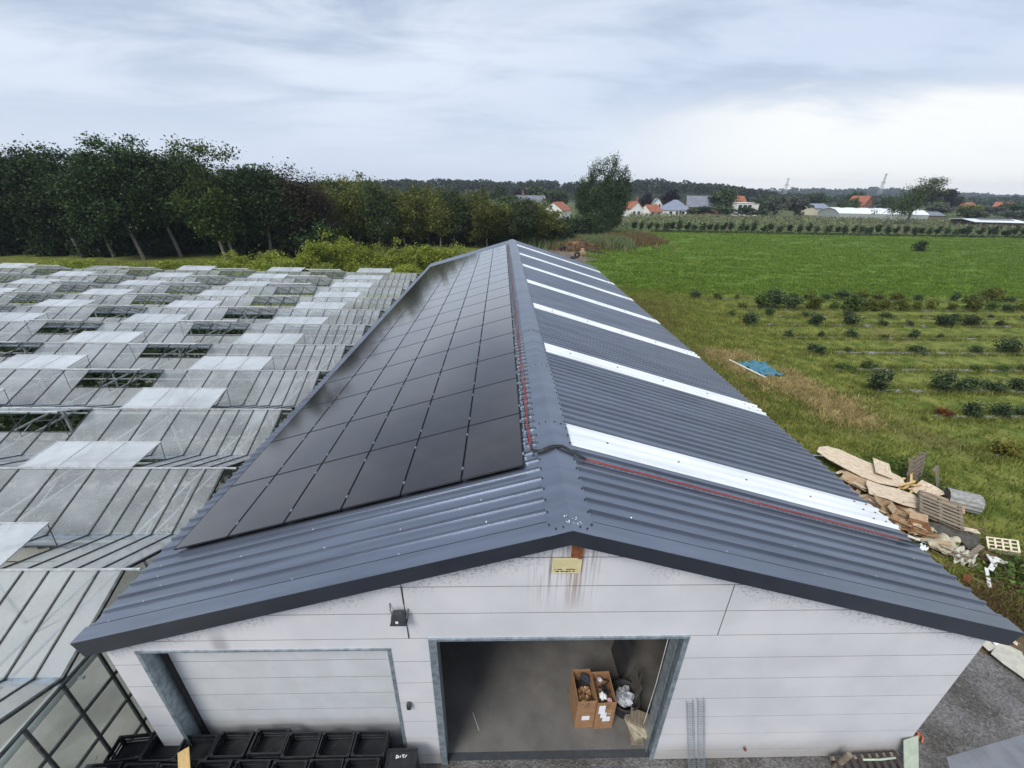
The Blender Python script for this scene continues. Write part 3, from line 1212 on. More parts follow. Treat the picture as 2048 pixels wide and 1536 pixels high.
# ------------------------------------------------------------------ inside the open door
def inside():
    def carton(loc, w, d, h, flapback, label, rz):
        t = thing('cardboard_box', label, 'box', loc, (0, 0, rz))
        e = .012
        MB().span((-w / 2, -d / 2, 0), (w / 2, -d / 2 + e, h)).build('front_panel', 'cardboard', t)
        MB().span((-w / 2, d / 2 - e, 0), (w / 2, d / 2, h + flapback)).build('back_panel', 'cardboard', t)
        MB().span((-w / 2, -d / 2 + e, 0), (-w / 2 + e, d / 2 - e, h)).build('side_panel', 'cardboard', t)
        MB().span((w / 2 - e, -d / 2 + e, 0), (w / 2, d / 2 - e, h)).build('side_panel', 'cardboard', t)
        MB().span((-w / 2 + e, -d / 2 + e, .002), (w / 2 - e, d / 2 - e, .02)).build('bottom', 'cardboard', t)
        mb = MB()
        mb.span((-.05, -d / 2 - .002, h - .16), (.05, -d / 2 - .0005, h - .14))
        mb.span((-.10, -d / 2 - .002, h - .09), (-.07, -d / 2 - .0005, h - .065))
        mb.span((-.04, -d / 2 - .002, h - .085), (.06, -d / 2 - .0005, h - .07))
        mb.span((-.05, d / 2 - e - .002, h + flapback - .13), (.05, d / 2 - e - .0005, h + flapback - .11))
        mb.build('printing', 'print_black', t)
        return t

    a = carton((.80, .95, .03), .38, .62, .92, .0, 'left of two tall open cardboard boxes, holding small packets and a yellow lid', .04)
    MB().span((-.07, -.3125, .28), (.09, -.3105, .42)).build('label_sticker', 'paper', a)
    b = carton((1.195, .92, .03), .38, .60, .90, .0, 'right of two tall open cardboard boxes, with white papers stuck on its front', .04)
    MB().span((-.15, -.303, .55), (-.02, -.301, .82)).build('label_sticker', 'paper', b)
    MB().span((-.10, -.306, .40), (.02, -.3035, .58)).build('label_sticker', 'paper', b)
    MB().span((-.05, -.309, .28), (.11, -.3065, .44)).build('label_sticker', 'paper', b)
    MB().span((.02, -.3048, .50), (.12, -.3012, .64)).build('label_sticker', 'ply_tan', b)
    rng = random.Random(21)
    # contents of the left box: a tray of packets, a dark case, a yellow lid
    t = thing('packet_tray', 'shallow tray full of small brown and yellow packets in the left cardboard box', 'tray', (.80, .86, .66), (0, 0, .04))
    MB().span((-.165, -.2, 0), (.165, .18, .02)).build('tray_base', 'cardboard', t)
    for i in range(26):
        m = rng.choice(['ply_tan', 'cardboard', 'timber_new', 'ply_pale', 'rust'])
        o = MB().box((0, 0, 0), (rng.uniform(.05, .08), rng.uniform(.03, .05), rng.uniform(.03, .06))).build('packet', m, t)
        o.location = (rng.uniform(-.13, .13), rng.uniform(-.16, .15), .05 + rng.uniform(0, .05))
        o.rotation_euler = (rng.uniform(-.4, .4), rng.uniform(-.4, .4), rng.uniform(0, 3))
    tag(MB().tube([(.75, .70, .74), (.75, .70, .82)], .045, 12).build('yellow_pot', 'yellow_plastic'), 'small yellow plastic pot at the front of the left cardboard box', 'pot')
    MBs = MB().box((0, 0, 0), (.2, .12, .07)).box((0, .01, .045), (.17, .09, .03))
    o = MBs.build('dark_case', 'navy_fabric')
    o.location = (.86, 1.14, .84)
    o.rotation_euler = (.25, .2, -.5)
    tag(o, 'dark blue case lying at the back of the left cardboard box', 'case')
    MB().span((.64, .67, .5), (.96, 1.2, .655)).build('packing', 'dark_wall')
    o = bpy.data.objects['packing']
    tag(o, 'dark packing material under the packet tray in the left cardboard box', 'packing')
    # right box: straps, paper and foil
    mb = MB()
    for i in range(7):
        x0, y0 = 1.22 + rng.uniform(-.1, .1), 1.0 + rng.uniform(-.15, .15)
        mb.tube([(x0, y0, .78), (x0 + rng.uniform(-.08, .08), y0 - .08, .86), (x0 + rng.uniform(-.1, .1), y0 - .15, .80), (x0 + rng.uniform(-.1, .1), y0 - .22, .76)], .016, 6)
    tag(mb.build('webbing_straps', 'black_rubber', None, True), 'tangle of black straps in the right cardboard box', 'straps')

    def crumple(name, mat, loc, r, seed, label, cat, sq=.6):
        rg = np.random.default_rng(seed)
        n, m = 14, 9
        v, f = [], []
        for j in range(m):
            th = math.pi * j / (m - 1)
            for i in range(n):
                ph = 2 * math.pi * i / n
                k = r * rg.uniform(.62, 1.12)
                v.append((math.sin(th) * math.cos(ph) * k, math.sin(th) * math.sin(ph) * k, math.cos(th) * k * sq))
        for j in range(m - 1):
            for i in range(n):
                f.append((j * n + i, j * n + (i + 1) % n, (j + 1) * n + (i + 1) % n, (j + 1) * n + i))
        me = bpy.data.meshes.new(name)
        me.from_pydata(v, [], f)
        o = put(name, me, mat, None, False, loc)
        return tag(o, label, cat)

    crumple('crumpled_paper', 'paper', (1.18, .82, .80), .085, 3, 'crumpled grey and white paper in the right cardboard box', 'paper')
    crumple('crumpled_paper', 'pink_paper', (1.29, .71, .84), .06, 4, 'crumpled pink paper at the front of the right cardboard box', 'paper')
    crumple('film_roll', 'film', (1.17, 1.12, .84), .055, 5, 'small pale roll at the back of the right cardboard box', 'roll')
    MB().span((1.03, .66, .5), (1.36, 1.18, .70)).build('packing', 'brush_brown')
    tag(bpy.data.objects['packing.001'], 'brown packing filling the right cardboard box', 'packing')
    # black bucket of clear film
    t = thing('black_tub', 'round black rubber tub beside the cardboard boxes, full of crumpled clear film', 'tub', (1.72, 1.0, .03))
    mb = MB()
    n = 24
    prof = [(.22, 0), (.30, .42), (.33, .44), (.33, .47), (.29, .47), (.20, .05)]
    for r, z in prof:
        for i in range(n):
            w = 2 * math.pi * i / n
            mb.v.append((r * math.cos(w), r * math.sin(w), z))
    for j in range(len(prof) - 1):
        for i in range(n):
            mb.f.append((j * n + i, j * n + (i + 1) % n, (j + 1) * n + (i + 1) % n, (j + 1) * n + i))
    mb.f.append(tuple(range((len(prof) - 1) * n, len(prof) * n)))
    mb.build('tub_body', 'black_rubber', t, True)
    crumple('clear_film', 'film', (1.70, .97, .48), .22, 9, 'crumpled clear plastic film heaped in the black tub', 'film', .7)
    # boards and bags leaning inside the right jamb
    for i, (x, y, w, h, m, lb) in enumerate(((1.80, 1.9, .7, 1.1, 'dark_wall', 'dark board leaning on the wall inside the right side of the doorway'), (1.90, 1.15, .42, .8, 'rug_dark', 'grey board leaning inside the right side of the doorway'))):
        o = MB().box((0, 0, h / 2), (.03, w, h)).build('leaning_board', m)
        o.location = (x, y, .03)
        o.rotation_euler = (0, .12, .05)
        tag(o, lb, 'board')
    for i in range(5):
        o = MB().box((0, 0, 0), (.26, .4, .09)).build('folded_sack', 'cloth_beige' if i % 2 else 'timber_grey')
        o.location = (1.84 + .02 * i, .52 + .05 * (i % 3), .08 + .095 * i)
        o.rotation_euler = (.08 * (i % 2), .06, .3 * i)
        tag(o, '%s brown folded sack up in the heap inside the right door jamb' % ordn(i + 1), 'sack', 'folded sacks by the door')
    tag(MB().tube([(1.93, 1.05, .03), (1.98, 1.0, 1.3)], .03, 8).tube([(1.98, 1.0, 1.3), (1.985, .995, 1.37)], .035, 8).build('broom_handle', 'wood_dark'), 'dark pole standing against the right door jamb', 'pole')
    tag(MB().tube([(1.95, .42, 3.4), (1.94, .40, 2.0), (1.92, .42, .6)], .006, 5).build('pull_rope', 'timber_white'), 'thin pale pull rope hanging inside the right door jamb', 'rope')
    tag(MB().tube([(-1.5, .95, .036), (-1.35, .62, .036)], .006, 5).build('straw_stick', 'timber_white'), 'thin pale stick lying on the concrete floor inside the doorway', 'stick')
    for k, x in enumerate((-1.75, -1.35)):  # plain red cylinders stand in for two red lights deep in the shed
        o = MB().tube([(0, 0, 0), (0, 0, .35), (0, 0, .42)], .16, 10, .12).build('red_light_shape', 'red_plastic')
        o.location = (x, 4.6, .03)
        tag(o, '%s of two red shapes standing in for red lights at the back of the shed' % ('left' if k == 0 else 'right'), 'light_shape')


inside()


# ------------------------------------------------------------------ black crates before the closed door
def crates():
    W, D, H = .585, .385, .27

    def crate_meshes(style, seed):
        b = MB()
        e = .014
        # corner posts
        for sx in (-1, 1):
            for sy in (-1, 1):
                b.span((sx * W / 2 - (.05 if sx > 0 else 0), sy * D / 2 - (.05 if sy > 0 else 0), 0), (sx * W / 2 + (.05 if sx < 0 else 0), sy * D / 2 + (.05 if sy < 0 else 0), H))
        # slatted walls
        for z0, z1 in ((.0, .05), (.09, .13), (.17, .235)):
            b.span((-W / 2 + .05, -D / 2 + .004, z0), (W / 2 - .05, -D / 2 + .004 + e, z1)).span((-W / 2 + .05, D / 2 - .004 - e, z0), (W / 2 - .05, D / 2 - .004, z1))
            b.span((-W / 2 + .004, -D / 2 + .05, z0), (-W / 2 + .004 + e, D / 2 - .05, z1)).span((W / 2 - .004 - e, -D / 2 + .05, z0), (W / 2 - .004, D / 2 - .05, z1))
        bm = b.mesh('crate_wall')
        rim = MB()
        for lo, hi in (((-W / 2 + .051, -D / 2, H - .03), (W / 2 - .051, -D / 2 + .022, H - .004)), ((-W / 2 + .051, D / 2 - .022, H - .03), (W / 2 - .051, D / 2, H - .004)),
                       ((-W / 2, -D / 2 + .051, H - .03), (-W / 2 + .022, D / 2 - .051, H - .004)), ((W / 2 - .022, -D / 2 + .051, H - .03), (W / 2, D / 2 - .051, H - .004))):
            rim.span(lo, hi)
        rm = rim.mesh('rim')
        f = MB()
        f.span((-W / 2 + .02, -D / 2 + .02, .005), (W / 2 - .02, D / 2 - .02, .012))
        if style == 0:      # diamond lattice floor
            for i in range(1, 7):
                k = i / 7
                a, c = (W / 2 - .05) * k, (D / 2 - .04) * k
                for p, q in (((a, 0), (0, c)), ((0, c), (-a, 0)), ((-a, 0), (0, -c)), ((0, -c), (a, 0))):
                    f.bar((*p, .018), (*q, .018), .012, .012)
        else:
            for i in range(11):
                y = -D / 2 + .04 + i * (D - .08) / 10
                f.bar((-W / 2 + .04, y, .018), (W / 2 - .04, y, .018), .012, .012)
        fm = f.mesh('crate_floor')
        for m in (bm, rm, fm):
            m.materials.append(MAT['black_plastic'])
        return bm, rm, fm

    kinds = [crate_meshes(0, 1), crate_meshes(1, 2)]

    def crate(loc, rz, kind, label, tilt=(0, 0), group='black crates stacked before the closed door'):
        t = thing('black_crate', label, 'crate', loc, (tilt[0], tilt[1], rz), group)
        for nm, me in zip(('crate_wall', 'rim', 'crate_floor'), kinds[kind]):
            put(nm, me, None, t)
        return t

    low = 'black plastic crate under the top crates of the stacks before the closed door'
    tops = [(-7.55, -.02, 3, 0), (-6.93, -.0, 3, 1), (-6.32, -.02, 3, 0), (-5.71, .02, 3, 1), (-5.05, .0, 4, 0), (-4.44, .0, 4, 1), (-3.86, -.02, 3.0, 0), (-3.26, -.02, 3, 0)]
    tops = [(-7.5, -.02, 0, .08), (-6.9, -.04, 1, .0), (-6.32, -.05, 1, .02), (-5.72, .0, 0, .0), (-5.08, .03, 0, -.0), (-4.48, -.03, 0, .01), (-3.87, -.03, 0, .0), (-3.26, -.03, 0, -.01), (-2.98 + .3, 0, 1, 0)]
    n = 0
    for i, (x, y, k, rz) in enumerate(tops[:8]):
        hgt = 4 if i not in (1, 2) else 4
        extra = .06 if i == 4 else 0.0
        for j in range(hgt):
            last = j == hgt - 1
            lb = 'black plastic crate, %s from the left on top of the rear row of stacks' % ordn(i + 1) if last else low
            crate((x, y, j * (H - .006) + (.0)), rz, k if not last else (k if i % 3 else 0), lb)
    # front row
    for i, (x, y, rz) in enumerate(((-7.72, -.44, .06), (-7.08, -.45, .02), (-6.48, -.47, -.02), (-5.86, -.43, .0), (-5.2, -.43, .0), (-4.56, -.45, .0), (-3.94, -.44, .0), (-3.32, -.44, .0))):
        for j in range(4):
            lb = 'black plastic crate, %s from the left on top of the front row of stacks' % ordn(i + 1) if j == 3 else 'black plastic crate under the top crates of the front row'
            crate((x, y, j * (H - .006) - (.0)), rz, (i + 1) % 2, lb, group='black crates stacked before the closed door' if j == 3 else 'lower crates of the front row')
    # upright crate end with a small white scribble, right hand end of the row
    t = thing('black_bin', 'tall black plastic bin with white scribbled mark at the right end of the crates', 'bin', (-2.66, -.28, 0))
    mb = MB()
    mb.prism([(-.24, -.17), (.24, -.17), (.25, .17), (-.25, .17)], 2, 0, .98)
    mb.build('bin_body', 'black_plastic', t)
    mb = MB()
    mb.span((-.26, -.19, .955), (.26, -.165, 1.0)).span((-.26, .165, .955), (.26, .19, 1.0)).span((-.265, -.165, .955), (-.235, .165, 1.0)).span((.235, -.165, .955), (.265, .165, 1.0))
    mb.build('rim', 'black_plastic', t)
    mb = MB()
    zt = .983
    for a, b in (((-.10, .05), (-.05, .07)), ((-.05, .07), (-.10, .10)), ((-.10, .05), (-.10, .10)), ((-.03, .06), (-.03, .09)), ((.0, .10), (.03, .06)), ((.0, .10), (.04, .10)), ((.05, .06), (.08, .10))):
        mb.bar((a[0], a[1], zt), (b[0], b[1], zt), .012, .003)
    mb.build('scribble', 'paper', t)
    # yellow plank leaning over the crates
    o = MB().box((0, 0, 0), (.16, 1.4, .035)).build('yellow_plank', 'timber_new')
    o.location = (-6.02, -.72, 1.16)
    o.rotation_euler = (.06, 0, .62)
    tag(o, 'pale yellow sawn plank lying across the black crates', 'plank')
    o = MB().box((0, 0, 0), (.10, .05, .012)).build('cardboard_scrap', 'ply_pale')
    o.location = (-7.38, -.10, .86)
    o.rotation_euler = (.2, .3, .5)
    tag(o, 'small pale scrap of cardboard in the leftmost rear crate', 'scrap')


crates()


# ------------------------------------------------------------------ greenhouse
def greenhouse():
    gh = thing('greenhouse', 'wide glass greenhouse of many low ridges with open roof vents beside the shed', 'greenhouse', (-7.92, 0, 0))
    X0 = -7.92
    RY = [-1.48, 1.57, 4.67, 7.77, 10.87, 13.82, 16.87, 19.83, 22.7, 25.6, 28.45, 31.4]
    ZR, ZG = 3.60, 2.92
    VY = [RY[0] - 1.52] + [(a + b) / 2 for a, b in zip(RY[:-1], RY[1:])] + [RY[-1] + 1.45]
    xs = [0.0, -.45, -.90, -1.35, -1.81, -2.28] + [-2.28 - .915 * (i + 1) for i in range(62)]
    loc = lambda p: p
    rng = random.Random(77)
    pane_cache = {}

    def slope_pt(k, side, t, x, h=0.0):
        """t: 0 at the ridge, 1 at the gutter; side -1 near slope (towards -Y), 1 far slope"""
        yr = RY[k]
        yv = VY[k] if side < 0 else VY[k + 1]
        y = yr + (yv - yr) * t
        z = ZR + (ZG - ZR) * t
        L = math.hypot(yv - yr, ZR - ZG)
        ny = (yv - yr) / L * 0
        nrm = Vector((0, (ZR - ZG) * (1 if side > 0 else -1) / L, abs(yv - yr) / L))
        return Vector((x, y, z)) + nrm * h

    def vent(n, side):
        """n-th wide pane column: vents sit on alternate groups of four columns"""
        if n < 0:
            return False
        g = (n // 4) % 2
        return (n % 4) < 3 and ((g == 0 and side > 0) or (g == 1 and side < 0))

    rest = MB()
    bars_rest = MB()
    npane = 0
    # which panes are big in view: bays 0..5, close columns first
    order = []
    for k in range(len(RY)):
        for side in (-1, 1):
            for i in range(len(xs) - 1):
                a, b = xs[i], xs[i + 1]
                xc = X0 + (a + b) / 2
                d = math.hypot(xc + 1, RY[k] + 4.2)
                vis = (xc + 1) > -1.35 * (RY[k] + 6) - 6
                area = abs(b - a) / d ** 2 * (1.0 if side < 0 else .5)
                if xc < -70:
                    continue
                order.append((-area if vis else 1 - area, k, side, i))
    order.sort()
    singles = set((k, s, i) for _, k, s, i in order[:290])
    for _, k, side, i in order:
        a, b = xs[i], xs[i + 1]
        n = i - 5
        v = vent(n, side)
        t0 = (.52 if side < 0 else .64) if v else .012
        g_ = .012
        p0, p1, p2, p3 = (slope_pt(k, side, t0, a - g_), slope_pt(k, side, t0, b + g_), slope_pt(k, side, .985, b + g_), slope_pt(k, side, .985, a - g_))
        if (k, side, i) in singles:
            key = (round(b - a, 3), round(p2.y - p1.y, 2), v)
            if key not in pane_cache:
                ax = p0.copy()
                nrm = (p1 - p0).cross(p3 - p0).normalized()
                if nrm.z < 0:
                    nrm = -nrm
                mb = MB()
                q = [p - ax for p in (p0, p1, p2, p3)]
                off = nrm * .004
                n0 = len(mb.v)
                mb.v += [tuple(p + off) for p in q] + [tuple(p) for p in q]
                mb.f += [(n0, n0 + 1, n0 + 2, n0 + 3), (n0 + 7, n0 + 6, n0 + 5, n0 + 4)]
                for w in range(4):
                    u = (w + 1) % 4
                    mb.f.append((n0 + w, n0 + 4 + w, n0 + 4 + u, n0 + u))
                me = mb.mesh('pane')
                me.materials.append(MAT['gh_glass'])
                pane_cache[key] = me
            put('pane', pane_cache[key], None, gh, False, p0)
        else:
            rest.quad(p0, p1, p2, p3)
        # glazing bar on the b side
        if i < 34:
            q0, q1 = slope_pt(k, side, 0.0, b, .012), slope_pt(k, side, 1.0, b, .012)
            if k <= 4 and i < 14 and side < 0 or k <= 3 and i < 10:
                MB().bar(q0, q1, .028, .03).build('glazing_bar', 'dark_bar', gh)
            else:
                bars_rest.bar(q0, q1, .03, .03)
        else:
            q0, q1 = slope_pt(k, side, 0.0, b, .012), slope_pt(k, side, 1.0, b, .012)
            bars_rest.bar(q0, q1, .035, .03)
    stuff(rest.build('far_panes', 'gh_glass', gh))
    stuff(bars_rest.build('far_glazing_bars', 'dark_bar', gh))
    # ridges, gutters
    for k, y in enumerate(RY):
        MB().span((-62, y - .02, ZR + .005), (.3, y + .02, ZR + .035)).build('ridge_bar', 'alu_bar', gh)
        for sgn in (-1, 1):
            q0, q1 = slope_pt(k, sgn, 0, .0, .012), slope_pt(k, sgn, 1, .0, .012)
            MB().bar(q0, q1, .05, .05).build('end_bar', 'dark_bar', gh)
        # gable triangle glass
        mb = MB()
        v0, v1 = VY[k], VY[k + 1]
        mb.prism([(v0 + .05, ZG + .02), (v1 - .05, ZG + .02), (y, ZR - .03)], 0, -.006, 0)
        mb.build('gable_pane', 'gh_wall_glass', gh)
    for y in VY:
        MB().span((-62, y - .06, ZG - .06), (.02, y + .06, ZG - .004)).build('gutter', 'galvanised', gh)
    # roof vents: three panes wide, hinged on the ridge
    vm = {}
    L = 1.02
    for k in range(len(RY)):
        for side in (-1, 1):
            n = 0
            while n < 56:
                if vent(n, side) and n % 4 == 0:
                    a, b = xs[5 + n], xs[8 + n]
                    if X0 + b < -1.45 * (RY[k] + 8) - 10 or (k == 0 and side < 0):
                        n += 4
                        continue
                    tilt = math.radians(rng.gauss(20 if side < 0 else 7, 2.0))
                    t = bpy.data.objects.new('roof_vent', None)
                    col.objects.link(t)
                    t.parent = gh
                    t.location = (a, RY[k], ZR + .05)
                    t.rotation_euler = (tilt * side, 0, 0)
                    w = b - a
                    key = side
                    if key not in vm:
                        ww = -2.745
                        glass, frame = [], MB()
                        for j in range(3):
                            u0, u1 = ww * j / 3 - .018, ww * (j + 1) / 3 + .018
                            glass.append(MB().span((min(u0, u1), min(0.02 * side, L * side), -.002), (max(u0, u1), max(.02 * side, L * side), .004)).mesh('pane'))
                            glass[-1].materials.append(MAT['gh_vent_glass'])
                        for j in range(4):
                            u = ww * j / 3
                            frame.span((u - .014, min(0, L * side), -.012), (u + .014, max(0, L * side), .012))
                        frame.span((ww - .02, min(L * side, (L + .03) * side), -.016), (.02, max(L * side, (L + .03) * side), .016))
                        frame.span((ww - .02, -.018, -.016), (.02, .018, .016))
                        fm = frame.mesh('vent_frame')
                        fm.materials.append(MAT['alu_bar'])
                        vm[key] = (glass, fm)
                    glass, fm = vm[key]
                    if k < 8:
                        for gme in glass:
                            put('pane', gme, None, t)
                    else:
                        put('pane', glass[0], None, t)
                        put('pane', glass[1], None, t)
                        put('pane', glass[2], None, t)
                    put('vent_frame', fm, None, t)
                    # sill of the opening and its stay rods
                    if k < 7:
                        mb = MB()
                        mb.bar(slope_pt(k, side, .515 if side < 0 else .635, a, .01), slope_pt(k, side, .515 if side < 0 else .635, b, .01), .03, .03)
                        for xx in (a, (a + b) / 2, b):
                            e = Vector((xx, RY[k] + side * L * math.cos(tilt), ZR + .05 + L * math.sin(tilt)))
                            mb.bar(slope_pt(k, side, .62, xx, 0), e, .012)
                        mb.bar(slope_pt(k, side, .62, a, -.3), slope_pt(k, side, .62, b, -.3), .016)
                        for j in range(1, 3):
                            xx = a + (b - a) * j / 3
                            mb.bar(slope_pt(k, side, 0, xx), slope_pt(k, side, .64, xx), .022)
                        mb.build('vent_stay', 'dark_bar', gh)
                n += 1
    # girders on posts across the bays, pipes along them
    mb_posts = MB()
    for x in (-1.36, -5.02, -8.68, -12.34, -16.0, -19.66, -23.3, -27, -30.6):
        mb = MB()
        for z in (2.45, 2.82):
            mb.bar((x, -3, z), (x, 32.8, z), .05)
        y = -2.9
        up = True
        while y < 32:
            mb.bar((x, y, 2.45 if up else 2.82), (x, y + .75, 2.82 if up else 2.45), .025)
            up = not up
            y += .75
        for yv in VY[::2]:
            mb.bar((x, yv, 0), (x, yv, 2.84), .07)
        mb.build('girder', 'alu_bar', gh)
    for k, y in enumerate(VY[:8]):
        MB().tube([(-40, y + .32, 2.42), (-20, y + .32, 2.40), (-.15, y + .32, 2.42)], .032, 6).build('heating_pipe', 'white_pipe', gh)
    MB().tube([(-.34, -3.2, 2.38), (-.34, 1.3, 2.46)], .10, 12).build('rainwater_pipe', 'white_pipe', gh, True)
    # end wall towards the shed: bars and panes
    ys = [-3.0, -2.4, -1.8, -1.2, -.6, .0, .6, 1.2, 1.8]
    zs = [.05, .55, 1.35, 2.05, 2.84]
    for y in ys:
        MB().span((-.02, y - .02, 0), (.03, y + .02, 2.86)).build('wall_bar', 'dark_bar', gh)
    for z in zs:
        MB().span((-.02, -3, z - .018), (.026, 1.8, z + .018)).build('wall_rail', 'dark_bar', gh)
    pm = MB().span((-.003, .022, 0), (.003, .578, 1)).mesh('pane')
    pm.materials.append(MAT['gh_wall_glass'])
    for y in ys[:-1]:
        for z0, z1 in zip(zs[:-1], zs[1:]):
            o = put('pane', pm, None, gh, False, (0, y, z0 + .02))
            o.scale = (1, 1, z1 - z0 - .04)
    # west and far end walls, simple
    mb = MB()
    mb.quad((-.0, 1.82, .02), (-.0, 32.85, .02), (-.0, 32.85, 2.84), (-.0, 1.82, 2.84))
    mb.quad((-62, 32.85, .02), (0, 32.85, .02), (0, 32.85, 2.84), (-62, 32.85, 2.84))
    mb.build('wall_panes', 'gh_wall_glass', gh)
    mb = MB()
    x = -62
    while x < 0:
        mb.bar((x, 32.87, 0), (x, 32.87, 2.86), .03)
        x += .915
    mb.build('wall_bars', 'dark_bar', gh)
    # crops and clutter inside: low green beds added as shade behind the open vents, a dark heap near the wall
    rg = np.random.default_rng(5)
    n = 52000
    c = np.column_stack([rg.uniform(-45, -9.3, n), rg.uniform(5.5, 32.4, n), np.abs(rg.normal(size=n)) * .22 + .03])
    c = c[(((c[:, 1] - 5.5) % 3.1) < 2.75)]
    v, q = leaf_quads(c, .34, rg, .35)
    stuff(put('added_shade_crop', np_mesh('added_shade_crop', v, q), 'leaf_tall'), 'dark green crop layer added as shade behind the open greenhouse vents', 'crop')
    c = np.array([-8.9, -.7, .2]) + rg.normal(size=(700, 3)) * np.array([.25, .3, .16])
    v, q = leaf_quads(c, .16, rg)
    stuff(put('leaf_heap', np_mesh('leaf_heap', v, q), 'black_rubber'), 'dark heap of dead leaves inside the greenhouse end wall', 'leaf heap')
    # junk in the slot between greenhouse and shed
    r2 = random.Random(9)
    for i in range(6):
        o = MB().box((0, 0, 0), (r2.uniform(.2, .5), r2.uniform(.1, .2), .03)).build('wood_scrap', 'ply_tan')
        o.location = (-7.52 + r2.uniform(-.15, .15), .28 + i * .11, .12 + .07 * i)
        o.rotation_euler = (r2.uniform(-.5, .5), r2.uniform(-.5, .5), r2.uniform(0, 3))
        tag(o, 'brown wood scrap in the gap between greenhouse and shed, %s from the front' % ordn(i + 1), 'wood scrap', 'wood scraps in the gap')


greenhouse()


